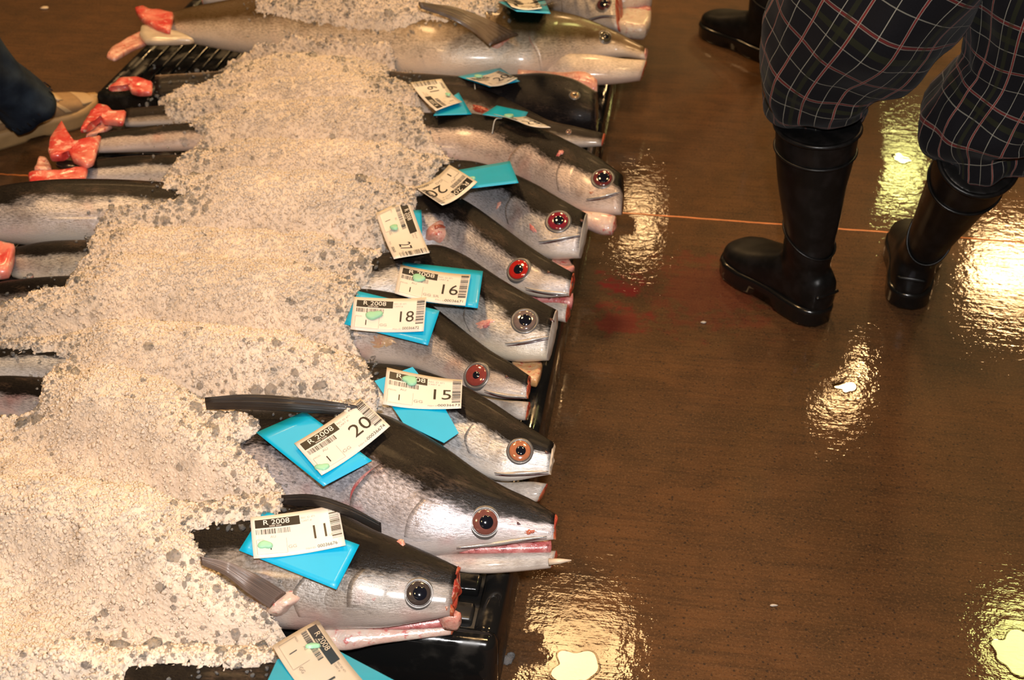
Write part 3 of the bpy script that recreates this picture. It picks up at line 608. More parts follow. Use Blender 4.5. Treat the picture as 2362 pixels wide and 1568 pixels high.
# ------------------------------------------------------------------ height field of what has been laid out
GX0, GY0, GC = -1.45, .45, .006; GNX, GNY = 380, 560
HF = np.full((GNX, GNY), PZ)
gx = GX0 + GC*(np.arange(GNX)+.5); gy = GY0 + GC*(np.arange(GNY)+.5)
for L in SURF:
    p = L.pos[:, :NJ//2+2]
    q = np.concatenate([p, (p[:, :-1]+p[:, 1:])/2], 1) if True else p
    for a in np.linspace(0, 1, 3, endpoint=False):
        r = (q[:-1]*(1-a)+q[1:]*a).reshape(-1, 3)
        i = ((r[:, 0]-GX0)/GC).astype(int); j = ((r[:, 1]-GY0)/GC).astype(int); ok = (i >= 0) & (i < GNX) & (j >= 0) & (j < GNY)
        np.maximum.at(HF, (i[ok], j[ok]), r[ok, 2])
def shift_max(A):
    B = A.copy()
    for dx in (-1, 0, 1):
        for dy in (-1, 0, 1): B = np.maximum(B, np.roll(np.roll(A, dx, 0), dy, 1))
    return B
def blur(A, n):
    for _ in range(n):
        A = (np.roll(A, 1, 0)+np.roll(A, -1, 0)+2*A)/4; A = (np.roll(A, 1, 1)+np.roll(A, -1, 1)+2*A)/4
    return A
HFD = np.where(HF <= PZ+.001, shift_max(HF), HF)
def hz(x, y, A=None):
    A = HFD if A is None else A
    i = np.clip(((np.asarray(x)-GX0)/GC).astype(int), 0, GNX-1); j = np.clip(((np.asarray(y)-GY0)/GC).astype(int), 0, GNY-1); return A[i, j]
def hit(px, py, A=None):
    z = np.linspace(.42, .10, 330); a = (px-CXP)/FPX; v = (py-CYP)/FPX; d = (CAM_H-z)/(SP+v*CP)
    x = a*d; y = d*(CP-v*SP); k = np.argmax(z <= hz(x, y, A)); return np.array([x[k], y[k], z[k]])

# ------------------------------------------------------------------ tags
M_CARD = plain('cyan_card', (.0, .42, .72), .42, coat=.15, var=.08, scale=25)
M_PAPER = plain('white_label_paper', (.78, .72, .66), .38, coat=.12, var=.05, scale=30)
M_INK = plain('black_print', (.008, .008, .009), .4, var=.05)
M_GREY = plain('grey_print', (.34, .31, .29), .5, var=.05)
M_WPRINT = plain('reversed_white_print', (.78, .74, .7), .4, var=.03)
M_MINT = plain('mint_green_fastener', (.30, .62, .42), .45, var=.1)
M_THREAD = plain('clear_nylon_loop', (.5, .5, .48), .25, coat=.4)
_tc = {}
def text_geo(body):
    if body in _tc: return _tc[body]
    cu = bpy.data.curves.new('lettering', 'FONT'); cu.body = body; cu.size = 1; cu.resolution_u = 3; cu.fill_mode = 'FRONT'
    o = bpy.data.objects.new('lettering', cu); COL.objects.link(o); dg = bpy.context.evaluated_depsgraph_get(); dg.update()
    me = o.evaluated_get(dg).to_mesh(); V = np.array([v.co[:2] for v in me.vertices]); F = [tuple(p.vertices) for p in me.polygons]
    o.evaluated_get(dg).to_mesh_clear(); bpy.data.objects.remove(o); bpy.data.curves.remove(cu)
    V[:, 0] -= V[:, 0].min(); _tc[body] = (V, F); return V, F
def fit_plane(quads, lift):
    pts = []
    for q in quads:
      q = np.asarray(q, float)
      for a in np.linspace(.04, .96, 6):
        for b in np.linspace(.04, .96, 5):
            u = (q[0]*(1-a)+q[1]*a)*(1-b) + (q[3]*(1-a)+q[2]*a)*b; pts.append(hit(*u))
    pts = np.array(pts); c = pts.mean(0); A = np.c_[pts[:, 0]-c[0], pts[:, 1]-c[1], np.ones(len(pts))]
    s = np.linalg.lstsq(A.T@A+np.diag([.01, .01, 1e-6]), A.T@pts[:, 2], rcond=None)[0]
    s[:2] = np.clip(s[:2], -.75, .75); n = norm([-s[0], -s[1], 1]); o = np.array([c[0], c[1], s[2]])
    r = (pts-o)@n; o = o + n*(np.quantile(r, .95)+lift); return o, n
def on_plane(pl, px, py):
    o, n = pl; E = np.array([0, 0, CAM_H]); d = P(px, py, 0)-E; return E + d*((o-E)@n)/(d@n)
def sheet(name, quad_w, n, mat, parent, thick=.0007, curl=0., nu=14, nv=8, uvfun=None):
    TL, TR, BR, BL = quad_w; V = []
    for s in (0, 1):
        for i in range(nu):
            for j in range(nv):
                V.append(uvfun(i/(nu-1), j/(nv-1)) - n*thick*s)
    k = nu*nv; F = grid_faces(nu, nv) + [tuple(k+x for x in reversed(f)) for f in grid_faces(nu, nv)]
    bd = [j for j in range(nv)] + [i*nv+nv-1 for i in range(1, nu)] + [(nu-1)*nv+j for j in range(nv-2, -1, -1)] + [i*nv for i in range(nu-2, 0, -1)]
    for a, b in zip(bd, bd[1:]+bd[:1]): F.append((a, k+a, k+b, b))
    return mesh(name, V, F, mat, parent)
def fish_tag(num, fid, lab, card, pin, label, lift=.004, curl=.004, grade='GG', grade2=None, card_lift=0, plane_from=None, thread=None, cardcurl=.0):
    pl = fit_plane([plane_from] if plane_from else [lab, [card[0], card[len(card)//4], card[len(card)//2], card[-1]]], lift); n = pl[1]
    cp = (pl[0]-n*.0022 + n*card_lift, n)
    W4 = [on_plane(pl, *p) for p in lab]; root = empty('fish_tag', np.mean(W4, 0)-n*.004, label, 'tag', 'weigh tags on the fish')
    def bil(q, cl):
        q = [np.asarray(x) for x in q]
        return lambda u, v: (q[0]*(1-u)+q[1]*u)*(1-v) + (q[3]*(1-u)+q[2]*u)*v + n*cl*(4*(u-.5)**2+.5*math.sin(5*u+3*v)*.3)
    f = bil(W4, curl); W = np.linalg.norm(W4[1]-W4[0]); H = np.linalg.norm(W4[3]-W4[0])
    if len(card) == 4:
        g = bil([on_plane(cp, *p) for p in card], cardcurl); sheet('backing_card', [0]*4, n, M_CARD, root, .0008, uvfun=g)
    else:
        c = [on_plane(cp, *p) for p in card]; m = len(c); V = c + [x-n*.0008 for x in c]
        mesh('backing_card', V, [tuple(range(m)), tuple(range(2*m-1, m-1, -1))] + [(i, m+i, m+(i+1) % m, (i+1) % m) for i in range(m)], M_CARD, root, False)
    sheet('label_sheet', [0]*4, n, M_PAPER, root, .0007, uvfun=f)
    groups = {'ink': ([], [], M_INK), 'grey': ([], [], M_GREY), 'white': ([], [], M_WPRINT)}
    def add(g, pts, faces, off):
        V, F, _ = groups[g]; b = len(V); V += [f(u, v) + n*off for u, v in pts]; F += [tuple(b+i for i in fc) for fc in faces]
    def rect(g, u0, v0, u1, v1, off=.0004, nu=1):
        us = np.linspace(u0, u1, nu+1); add(g, [(u, v) for u in us for v in (v0, v1)], [(2*i, 2*i+1, 2*i+3, 2*i+2) for i in range(nu)], off)
    def text(g, s, u, v, h, off=.0005, wide=1.0, center=False):
        Vt, Ft = text_geo(s); k = h/.72; uw = k*H/W*wide
        if center: u = u - Vt[:, 0].max()*uw/2
        add(g, [(u + x*uw, v - y*k) for x, y in Vt], Ft, off)
    rect('ink', .045, .095, .545, .30, .0003, 8); text('white', 'R 2008', .14, .235, .125, .0006, 1.1)
    text('white', '2008 2008', .20, .288, .035, .0006, 1.2)
    r = np.random.default_rng(int(fid)); x = .05
    while x < .43:
        w = r.choice([.004, .006, .010]); rect('ink' if r.random() < .6 else 'grey', x, .335, x+w, .455); x += w + r.choice([.004, .006, .009])
    y = .06
    while y < .78:
        w = r.choice([.010, .016, .026]); rect('ink' if r.random() < .6 else 'grey', .875, y, .985, y+w); y += w + r.choice([.010, .016, .022])
    text('grey', 'AU', .20, .555, .06); text('grey', 'PIECES', .055, .60, .035)
    text('ink', '1', .19, .83, .16); text('grey', grade, .385, .83, .075, wide=1.15)
    text('ink', num, .75, .70, .33, center=True, wide=.95); text('grey', 'LB', .845, .70, .05)
    text('grey', 'FISH ID', .57, .93, .045); text('ink', fid, .70, .93, .078, wide=.93)
    text('grey', 'REC ID 471', .56, .19, .045); text('grey', 'CART #', .56, .265, .045)
    for a in ((.045, .58, .05, .92), (.37, .58, .374, .92), (.05, .92, .37, .926)): rect('grey', *a)
    for nm, (V, F, m) in zip(('printed_text', 'faint_print', 'reversed_print'), groups.values()): mesh(nm, V, F, m, root, False)['kind'] = 'stuff'
    if pin:
        px, py, r_ = pin; c = on_plane((pl[0]+n*(.0015+curl*.5), n), px, py); R = r_*depth(c)/FPX; x = norm(np.cross(n, [0, 1, 0])); y_ = np.cross(n, x); V = []; seg = 22
        for (q, z) in ((1, -.002), (1.0, .0008), (.8, .0018), (.4, .0022)):
            for j in range(seg):
                a = 2*math.pi*j/seg; w = q*(1+.22*math.sin(2*a+px)+.12*math.sin(3*a+py)); V.append(c + x*R*w*math.cos(a)*1.1 + y_*R*w*math.sin(a)*.9 + n*z)
        V.append(c+n*.0022); mesh('fastener_head', V, grid_faces(4, seg, True)+[(3*seg+j, 3*seg+(j+1) % seg, len(V)-1) for j in range(seg)], M_MINT, root)
    if thread:
        pts = [hit(*p)+[0, 0, zz] for p, zz in thread]; T = np.linspace(0, 1, len(pts)); V, F = tube(smooth_interp(T, pts, np.linspace(0, 1, 18)), .0011, 6); mesh('nylon_loop', V, F, M_THREAD, root)
    return root
fish_tag('34', '00036648', [(1150, -10), (1232, -6), (1250, 24), (1180, 20)], [(1150, 4), (1255, -4), (1270, 31), (1192, 26)], None, 'tag at the very top edge numbered 34', .006)
fish_tag('20', '00036666', [(1074, 184), (1150, 166), (1194, 185), (1132, 203)], [(1056, 176), (1154, 156), (1199, 187), (1130, 200)], (1103, 175, 9), 'tag numbered 20 standing against the belly of the long pale fish', .004, thread=[((1094, 192), .0), ((1095, 200), .004), ((1096, 206), .0)])
fish_tag('19', '00036667', [(1005, 262), (947, 196), (1018, 189), (1066, 241)], [(1058, 213), (1088, 263), (1000, 266), (1020, 236)], (1034, 217, 6), 'upside-down tag numbered 19 at the edge of the ice', .006, curl=.006)
fish_tag('23', '00036668', [(1138, 267), (1212, 272), (1270, 299), (1196, 284)], [(1113, 264), (1146, 243), (1218, 258), (1208, 276)], (1174, 266, 11), 'folded cyan tag with its label edge-on, above the big pinkish head', .006, thread=[((1158, 279), .006), ((1142, 290), .012), ((1135, 308), .0)])
fish_tag('20', '00036669', [(1102, 427), (1021, 480), (957, 440), (1037, 387)], [(1050, 393), (1176, 371), (1196, 421), (1085, 434)], (1090, 410, 6), 'upside-down tag numbered 20 with its cyan card stretched to the right', .006, curl=.006)
fish_tag('27', '00036670', [(945, 467), (992, 590), (910, 607), (868, 500)], [(886, 488), (972, 484), (974, 545), (892, 548)], (909, 523, 10), 'upright sideways tag numbered 27 beside the ice', .006, curl=.007)
fish_tag('16', '00036671', [(925, 615), (1086, 637), (1074, 710), (911, 681)], [(929, 604), (1114, 625), (1102, 710), (914, 688)], (965, 640, 14), 'tag numbered 16 on a cyan card showing along its right side', .004, grade='GG SR')
fish_tag('18', '00036672', [(818, 688), (984, 689), (978, 768), (809, 763)], [(826, 671), (1014, 716), (987, 796), (794, 747)], (862, 726, 15), 'tag numbered 18, lower left of the tag numbered 16', .006)
fish_tag('15', '00036673', [(893, 852), (1067, 880), (1064, 947), (883, 937)], [(864, 878), (952, 846), (1020, 930), (1058, 998), (1024, 1021), (930, 975)], (946, 876, 16), 'tag numbered 15 with its cyan card hanging below it', .005)
fish_tag('20', '00036674', [(680, 1027), (832, 922), (901, 988), (743, 1101)], [(591, 997), (703, 948), (858, 1062), (746, 1121)], (743, 1077, 13), 'big slanted tag numbered 20 on the large fish with the long back fin', .005)
fish_tag('11', '00036676', [(578, 1197), (780, 1165), (798, 1262), (586, 1292)], [(609, 1177), (829, 1256), (776, 1359), (551, 1269)], (611, 1256, 13), 'tag numbered 11 on a cyan card, nearest readable number', .005)
fish_tag('14', '00036677', [(733, 1436), (858, 1600), (752, 1662), (628, 1498)], [(640, 1520), (770, 1495), (912, 1570), (760, 1640), (610, 1585)], (722, 1488, 15), 'tag cut off by the bottom edge, tilted against the lowest fish', .012, plane_from=[(690, 1450), (780, 1500), (790, 1560), (660, 1520)])

# ------------------------------------------------------------------ crushed ice
ICE_A = [(562, 118), (600, 84), (700, 74), (800, 92), (890, 84), (905, 120), (880, 168), (950, 186), (962, 235), (975, 290), (1010, 330), (1030, 352), (990, 372), (985, 410), (955, 440), (945, 470), (885, 500), (870, 560), (835, 620), (805, 670), (795, 720), (800, 770), (830, 820), (862, 860), (858, 915), (800, 932), (700, 918), (560, 912), (474, 924), (478, 945), (560, 948), (590, 965), (540, 1000), (560, 1030), (610, 1070), (650, 1120), (640, 1150), (590, 1172), (480, 1180), (428, 1196), (445, 1240), (470, 1290), (520, 1338), (580, 1382), (625, 1408), (640, 1440), (668, 1470), (655, 1498), (600, 1508), (400, 1502), (285, 1512), (270, 1540), (250, 1640), (-200, 1640), (-200, 1000), (0, 955), (90, 920), (108, 880), (100, 858), (150, 834), (166, 800), (120, 782), (40, 775), (-200, 770), (-200, 690), (0, 690), (70, 664), (150, 652), (180, 604), (206, 562), (222, 520), (240, 480), (300, 466), (380, 458), (440, 446), (420, 425), (375, 408), (398, 366), (455, 330), (470, 290), (440, 258), (385, 236), (372, 208), (440, 190), (520, 164), (532, 134)]
ICE_B = [(560, -120), (600, 0), (720, 22), (790, 36), (880, 44), (960, 20), (1060, 25), (1110, 15), (1150, -12), (1180, -120)]
def sdist(poly, q):
    p = np.asarray(poly, float); a = p; b = np.roll(p, -1, 0); best = np.full(len(q), 1e9); ins = np.zeros(len(q), bool)
    for (x0, y0), (x1, y1) in zip(a, b):
        e = np.array([x1-x0, y1-y0]); w = q-[x0, y0]; t = np.clip(w@e/(e@e+1e-9), 0, 1); best = np.minimum(best, np.linalg.norm(w-t[:, None]*e, axis=1))
        c = ((y0 > q[:, 1]) != (y1 > q[:, 1])); xx = (x1-x0)*(q[:, 1]-y0)/(y1-y0+1e-12)+x0; ins ^= c & (q[:, 0] < xx)
    return np.where(ins, best, -best)
XX, YY = np.meshgrid(gx, gy, indexing='ij')
soft = blur(shift_max(HFD), 7); soft = np.maximum(soft, HFD)
pts3 = np.stack([XX, YY, soft+.015], -1).reshape(-1, 3); q = proj(pts3)
jit = vnoise(pts3[:, :2], 60, 5)*9 + vnoise(pts3[:, :2], 150, 6)*6
sd = np.maximum(sdist(ICE_A, q), sdist(ICE_B, q)) + jit
sdm = (sd*1.9/FPX).reshape(GNX, GNY)                                   # metres inside the outline
f = np.clip(sdm/.075, 0, 1); f = f*f*(3-2*f)
lump = vnoise(pts3[:, :2], 24, 1)*.006 + vnoise(pts3[:, :2], 75, 2)*.0035
ICE = blur(soft, 6) + .010 + .026*f + lump.reshape(GNX, GNY)*(.35+.65*f); ICE = np.maximum(ICE, HFD+.004*np.clip(sdm/.02, 0, 1))
low = np.clip((sdm+.012)/.012, 0, 1); ICEZ = ICE*low + (HFD-.02)*(1-low)
keep = sdm > -.012
idx = -np.ones((GNX, GNY), int); use = keep.copy()
ii, jj = np.nonzero(use); idx[ii, jj] = np.arange(len(ii))
V = np.c_[gx[ii], gy[jj], ICEZ[ii, jj]]
quads = [(idx[i, j], idx[i+1, j], idx[i+1, j+1], idx[i, j+1]) for i, j in zip(ii, jj) if i+1 < GNX and j+1 < GNY and use[i+1, j] and use[i+1, j+1] and use[i, j+1]]
def ice_mat(name, tr, col, rough=.2):
    k = NT(name); v = k.coord(); n = k.math('ADD', k.noise(v, 300, 3), k.math('MULTIPLY', k.vor(v, 210), 1.2)); b = k.noise(v, 9, 3)
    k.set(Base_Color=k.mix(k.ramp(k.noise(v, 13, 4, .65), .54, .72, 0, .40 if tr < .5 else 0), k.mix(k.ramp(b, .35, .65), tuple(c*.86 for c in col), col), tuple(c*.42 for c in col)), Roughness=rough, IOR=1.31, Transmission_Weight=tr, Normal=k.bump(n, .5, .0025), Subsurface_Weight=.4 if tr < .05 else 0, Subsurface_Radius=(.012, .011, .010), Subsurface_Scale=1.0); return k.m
M_ICE = ice_mat('packed_ice', .0, (.82, .685, .555), .4); M_GRAIN = ice_mat('ice_crumbs', .16, (.85, .72, .59), .2); M_CLEAR = ice_mat('clear_ice', .90, (.93, .95, .97), .06)  # packed and crumb ice: warm ambient light painted into the tan colour
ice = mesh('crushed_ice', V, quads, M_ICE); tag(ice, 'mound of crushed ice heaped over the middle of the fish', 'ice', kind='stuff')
def bil_z(c, A):
    u = np.clip((c[:, 0]-GX0)/GC-.5, 0, GNX-1.01); v = np.clip((c[:, 1]-GY0)/GC-.5, 0, GNY-1.01); i = u.astype(int); j = v.astype(int); fu = u-i; fv = v-j
    return (A[i, j]*(1-fu)+A[i+1, j]*fu)*(1-fv) + (A[i, j+1]*(1-fu)+A[i+1, j+1]*fu)*fv
def grains(name, n, pick, size, mat, lift, seed, octa=False):
    r = np.random.default_rng(seed); bm = bmesh.new(); bmesh.ops.create_icosphere(bm, subdivisions=1, radius=1)
    bv = np.array([v.co for v in bm.verts]); bf = np.array([[v.index for v in fc.verts] for fc in bm.faces]); bm.free()
    if octa: bv = np.array([(1.2, 0, 0), (-1.2, 0, 0), (0, 1.2, 0), (0, -1.2, 0), (0, 0, 1.2), (0, 0, -1.2)]); bf = np.array([(0, 2, 4), (2, 1, 4), (1, 3, 4), (3, 0, 4), (2, 0, 5), (1, 2, 5), (3, 1, 5), (0, 3, 5)])
    nb = len(bv)
    c = []
    while len(c) < n:
        x = r.uniform(GX0, GX0+GC*GNX, n*2); y = r.uniform(GY0, GY0+GC*GNY, n*2); pr = pick(hz(x, y, sdm)); k = r.random(n*2) < pr
        c += list(np.c_[x[k], y[k]])
    c = np.array(c[:n]); px = None
    z = np.where(hz(c[:, 0], c[:, 1], sdm) > -.008, bil_z(c, ICEZ), hz(c[:, 0], c[:, 1])) + lift
    s = size[0]*np.exp(r.normal(0, .38, n)); s = np.clip(s, size[0]*.45, size[1]); sc = s[:, None]*r.uniform(.6, 1.25, (n, 3))
    # random rotations
    qv = norm(r.normal(size=(n, 4))); w, x, y, zq = qv.T
    R = np.stack([1-2*(y*y+zq*zq), 2*(x*y-zq*w), 2*(x*zq+y*w), 2*(x*y+zq*w), 1-2*(x*x+zq*zq), 2*(y*zq-x*w), 2*(x*zq-y*w), 2*(y*zq+x*w), 1-2*(x*x+y*y)], -1).reshape(n, 3, 3)
    shape = bv[None]*sc[:, None]*(1+r.normal(0, .16, (n, nb, 1))); pos = np.einsum('nij,nkj->nki', R, shape) + np.c_[c, z][:, None]
    V = pos.reshape(-1, 3); F = (bf[None] + (np.arange(n)*nb)[:, None, None]).reshape(-1, 3)
    me = bpy.data.meshes.new(name); me.vertices.add(len(V)); me.vertices.foreach_set('co', V.astype(np.float32).ravel())
    me.loops.add(F.size); me.loops.foreach_set('vertex_index', F.astype(np.int32).ravel()); me.polygons.add(len(F))
    me.polygons.foreach_set('loop_start', (np.arange(len(F))*3).astype(np.int32)); me.update(calc_edges=True); me.validate()
    me.materials.append(mat); o = bpy.data.objects.new(name, me); COL.objects.link(o); o.parent = ice; o['kind'] = 'stuff'; return o
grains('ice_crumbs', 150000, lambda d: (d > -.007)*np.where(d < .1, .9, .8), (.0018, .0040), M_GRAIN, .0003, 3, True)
grains('clear_ice_crumbs', 13000, lambda d: np.where(d > 0, .9*np.exp(-(d/.022)), .85*np.exp(d/.009)), (.0028, .006), M_CLEAR, .0004, 4)
grains('ice_lumps', 700, lambda d: (d > .002)*np.exp(-d/.03), (.0055, .010), M_CLEAR, .001, 5)
# ------------------------------------------------------------------ people (legs and feet in view)
M_RUBBER = None
def rubber():
    k = NT('black_rubber'); v = k.coord(); n = k.noise(v, 35, 4); n2 = k.noise(v, 5, 2)
    k.set(Base_Color=k.mix(k.ramp(n, .4, .7), (.004, .004, .004), (.010, .009, .009)), Roughness=k.ramp(n2, .35, .65, .30, .46), Specular_IOR_Level=.35, Normal=k.bump(n, .1, .002)); return k.m
M_RUBBER = rubber()
M_SOLE = plain('black_rubber_sole', (.006, .006, .006), .22, coat=.3)
def plaid():
    k = NT('black_plaid_cloth'); tc = k.n('ShaderNodeTexCoord'); sx = k.n('ShaderNodeSeparateXYZ'); k.t.links.new(tc.outputs['UV'], sx.inputs[0]); nz = k.noise(k.coord('Object'), 400, 2)
    col = k.mix(nz, (.0025, .0025, .004), (.006, .006, .008)); per = .034
    for ax, gain in ((1, .65), (0, 1.0)):
        d = k.math('PINGPONG', sx.outputs[ax], per)
        g = k.math('PINGPONG', k.math('ADD', sx.outputs[ax], per*.55), per*2)
        col = k.mix(k.math('MULTIPLY', k.math('LESS_THAN', g, .0042), .55), col, (.020, .022, .008))
        red = k.math('MULTIPLY', k.math('LESS_THAN', d, .0012), .75*gain); col = k.mix(red, col, (.20, .026, .022))
        w1 = k.math('MULTIPLY', k.math('LESS_THAN', k.math('ABSOLUTE', k.math('SUBTRACT', d, .0020)), .00050), .7*gain); col = k.mix(w1, col, (.32, .26, .22))
        w2 = k.math('MULTIPLY', k.math('GREATER_THAN', d, per-.0007), .7*gain); col = k.mix(w2, col, (.30, .29, .24))
    k.set(Base_Color=col, Roughness=.85, Specular_IOR_Level=.15, Sheen_Weight=.05); return k.m
M_PLAID = plaid()
def denim():
    k = NT('dark_denim'); uv = k.coord('UV', scale=(900, 900, 1)); w = k.noise(uv, 1, 2); b = k.noise(k.coord('Object'), 14, 4)
    k.set(Base_Color=k.mix(k.ramp(b, .35, .7), (.010, .016, .028), (.030, .046, .070)), Roughness=.85, Specular_IOR_Level=.2, Normal=k.bump(w, .25, .001)); return k.m
M_DENIM = denim()
M_DARKCLOTH = plain('dark_work_trousers', (.010, .009, .009), .85, spec=.15)

def foot_frame(heel, toe_dir):
    d = np.array([toe_dir[0], toe_dir[1], 0.]); d = d/np.linalg.norm(d); return np.asarray(heel, float), d, np.array([-d[1], d[0], 0.])
def loc2w(fr, x, y, z): return fr[0] + fr[1]*x + fr[2]*y + np.array([0, 0, z])
def boot(parent, heel, toe_dir, top, Lf=.27, sc=1.0, dia=.062, band=.80, ridge_n=True, ztop=None):
    """rubber boot: heel = back of the heel on the floor, top = centre of the shaft opening"""
    fr = foot_frame(heel, toe_dir); seg = 30; bm = bmesh.new()
    def loft_rings(rings):
        vs = [[bm.verts.new(p) for p in r] for r in rings]
        for a, b in zip(vs, vs[1:]):
            for j in range(seg): bm.faces.new((a[j], a[(j+1) % seg], b[(j+1) % seg], b[j]))
        bm.faces.new(vs[0][::-1]); bm.faces.new(vs[-1])
    # foot
    rings = []
    prof = [(-.002, .010, .040, .085), (.006, .024, .022, .100), (.03, .034, .018, .112), (.07, .037, .018, .118), (.11, .038, .018, .112), (.15, .043, .018, .095), (.19, .048, .018, .082), (.225, .046, .018, .074), (.25, .037, .020, .066), (.264, .022, .026, .056), (.269, .006, .036, .046)]
    for x, hw, z0, z1 in prof:
        x = x*Lf/.27; r = []
        for j in range(seg):
            a = 2*math.pi*j/seg; c, s = math.cos(a), math.sin(a); zz = (z0+z1)/2 + (z1-z0)/2*math.copysign(abs(s)**(.8), s); yy = hw*1.12*math.copysign(abs(c)**(.7), c)
            r.append(loc2w(fr, x, yy, zz))
        rings.append(r)
    loft_rings(rings)
    # shaft: from the ankle up to the opening
    ank = loc2w(fr, .068*Lf/.27, 0, .07); top = np.asarray(top, float); ax = norm(top-ank); sf = norm(fr[1]-ax*(fr[1]@ax)); ss = np.cross(ax, sf); Ls = np.linalg.norm(top-ank)
    def shaft_r(f): return np.interp(f, [0, .15, .3, .55, .8, 1], [.052, .047, .046, .056, .066, .070])*dia/.062, np.interp(f, [0, .15, .3, .55, .8, 1], [.038, .037, .038, .050, .060, .064])*dia/.062
    def shaft_pt(f, a, k=1.0):
        rx, ry = shaft_r(f); wob = 1 + .02*math.sin(3*a+f*9)*(1 if .05 < f < .5 else .4) + .03*math.sin(f*34)*math.exp(-((f-.16)/.1)**2)
        off = -.006*math.sin(math.pi*min(1, f*1.6))
        return ank + ax*Ls*f + sf*(off + rx*wob*k*math.cos(a)) + ss*ry*wob*k*math.sin(a)
    loft_rings([[shaft_pt(f, 2*math.pi*j/seg) for j in range(seg)] for f in np.linspace(0, .985, 22)])
    bmesh.ops.recalc_face_normals(bm, faces=bm.faces)
    o = bm_obj('boot', bm, M_RUBBER, parent, True)
    m = o.modifiers.new('merge', 'REMESH'); m.mode = 'VOXEL'; m.voxel_size = .0045; m.use_smooth_shade = True
    m = o.modifiers.new('relax', 'SMOOTH'); m.iterations = 8; m.factor = .5
    # raised trims
    def ringtrim(f, r, name, k=1.01, tilt=0.0):
        pts = [shaft_pt(f + tilt*math.cos(a), a, k) for a in np.linspace(0, 2*math.pi, 40)]; V, F = tube(pts, r, 6, False); mesh(name, V, F, M_RUBBER, o)
    ringtrim(.975, .0045, 'top_rim', 1.0); ringtrim(band, .0028, 'band_ridge', 1.015); ringtrim(.30, .0020, 'ankle_ridge', 1.03, .07)
    # sole
    def outline(x):
        return np.interp(x/Lf, [0, .03, .1, .25, .42, .55, .7, .84, .93, .98, 1.0], [.012, .024, .036, .040, .039, .043, .052, .052, .041, .026, .010])*1.08
    xs = np.r_[np.linspace(0, .04, 5), np.linspace(.06, Lf-.05, 12), np.linspace(Lf-.04, Lf+.002, 7)]
    ring = [(x, outline(min(x, Lf))) for x in xs] + [(x, -outline(min(x, Lf))) for x in xs[::-1]]; m_ = len(ring); V = []
    for (s, z) in ((.97, 0), (1.0, .006), (1.0, .026), (1.02, .030), (1.0, .036), (.9, .038)):
        V += [loc2w(fr, Lf/2+(x-Lf/2)*s, y*s, (.014 if (z == 0 and .38 < x/Lf < .55) else z)) for x, y in ring]
    F = grid_faces(6, m_, True) + [tuple(range(m_-1, -1, -1)), tuple(5*m_+j for j in range(m_))]
    mesh('boot_sole', V, F, M_SOLE, o)
    V, F = tube([loc2w(fr, .002, y, .068 - .05*abs(y)) for y in np.linspace(-.026, .026, 12)], .0055*np.sin(np.linspace(.5, math.pi-.5, 12)), 8); mesh('heel_spur', V, F, M_RUBBER, o)
    return o
def leg_loft(path, rad, folds, n=70, seg=64, squash=1.0, seed=0, flare=None, sag=.008, wr=1.0):
    path = np.asarray(path, float); T = np.r_[0, np.cumsum(np.linalg.norm(np.diff(path, axis=0), axis=1))]; t = np.linspace(0, T[-1], n)
    C = smooth_interp(T, path, t); R = np.interp(t, T, rad); tg = norm(np.gradient(C, axis=0)); V = []; UV = []; x = norm(np.cross(tg[0], [0, 1, 0]))
    for i in range(n):
        x = norm(x - (x@tg[i])*tg[i]); y = np.cross(tg[i], x)
        for j in range(seg+1):
            a = 2*math.pi*j/seg; r = R[i]*(1 + .05*math.sin(2*a+seed+t[i]*9) + .034*math.sin(5*a-t[i]*24+seed) + wr*(.03*math.sin(3*a+t[i]*46+1.7*math.sin(2*a+seed)) + .016*math.sin(9*a+t[i]*30)) + folds(t[i], a))
            V.append(C[i] + x*r*math.cos(a) + y*r*math.sin(a)*squash + tg[i]*sag*math.exp(-t[i]/.05)*(math.sin(2*a+seed*3)+.7*math.sin(3*a+seed)+.4*math.sin(7*a))); UV.append((a*.135, t[i]))
    F = grid_faces(n, seg+1)
    k = len(V); V += [C[0], C[-1]]; UV += [(0, 0), (0, t[-1])]
    F += [(k, j+1, j) for j in range(seg)] + [(k+1, (n-1)*(seg+1)+j, (n-1)*(seg+1)+j+1) for j in range(seg)]
    return V, F, UV
def join(parts):
    V = []; F = []; UV = []
    for v, f, u in parts: b = len(V); V += list(v); F += [tuple(b+i for i in q) for q in f]; UV += list(u)
    return V, F, UV
def bunch(t, a):   # cloth bunched where it stops at the boot top
    s = .018*math.sin(2*a+1)+.012*math.sin(3*a+2)
    return .12*(.7+.5*math.sin(a*2+.5))*math.exp(-((t-.062+s)/.018)**2) - .15*math.exp(-((t-.030+s)/.013)**2) + .05*math.exp(-(t/.014)**2) + .055*math.sin(t*135+3*math.sin(a*2))*math.exp(-t/.085) + .04*math.sin(5*a+t*60)*math.exp(-t/.10) + .022*math.sin(3*a+t*38)

# ---- person in plaid trousers
hA, tA = P(1898, 752, 0), P(1722, 632, 0); topA = P(1886, 278, .40)
hB, tB = P(2088, 716, 0), P(2108, 560, 0); topB = P(2262, 360, .385)
pr = empty('person', [.72, 1.95, 0], 'person in black plaid trousers and tall black rubber boots walking on wet floor', 'person')
boot(pr, hA, (tA-hA)[:2], topA, .262, dia=.065, band=.84)
boot(pr, hB, (tB-hB)[:2], topB, .262, dia=.062, band=.80)
cA = P(1892, 268, .385); kA = P(1900, 165, .48); uA = P(2008, 0, .62); hipA = np.array([.70, 1.93, .92])
cB = P(2262, 378, .36); kB = P(2272, 286, .43); mB = P(2345, 170, .52); uB = P(2408, 0, .64); hipB = np.array([.90, 1.92, .92])
def foldsA(t, a): return bunch(t, a)
legA = leg_loft([cA, kA, uA, hipA], [.066, .104, .136, .145], foldsA, seed=1.0)
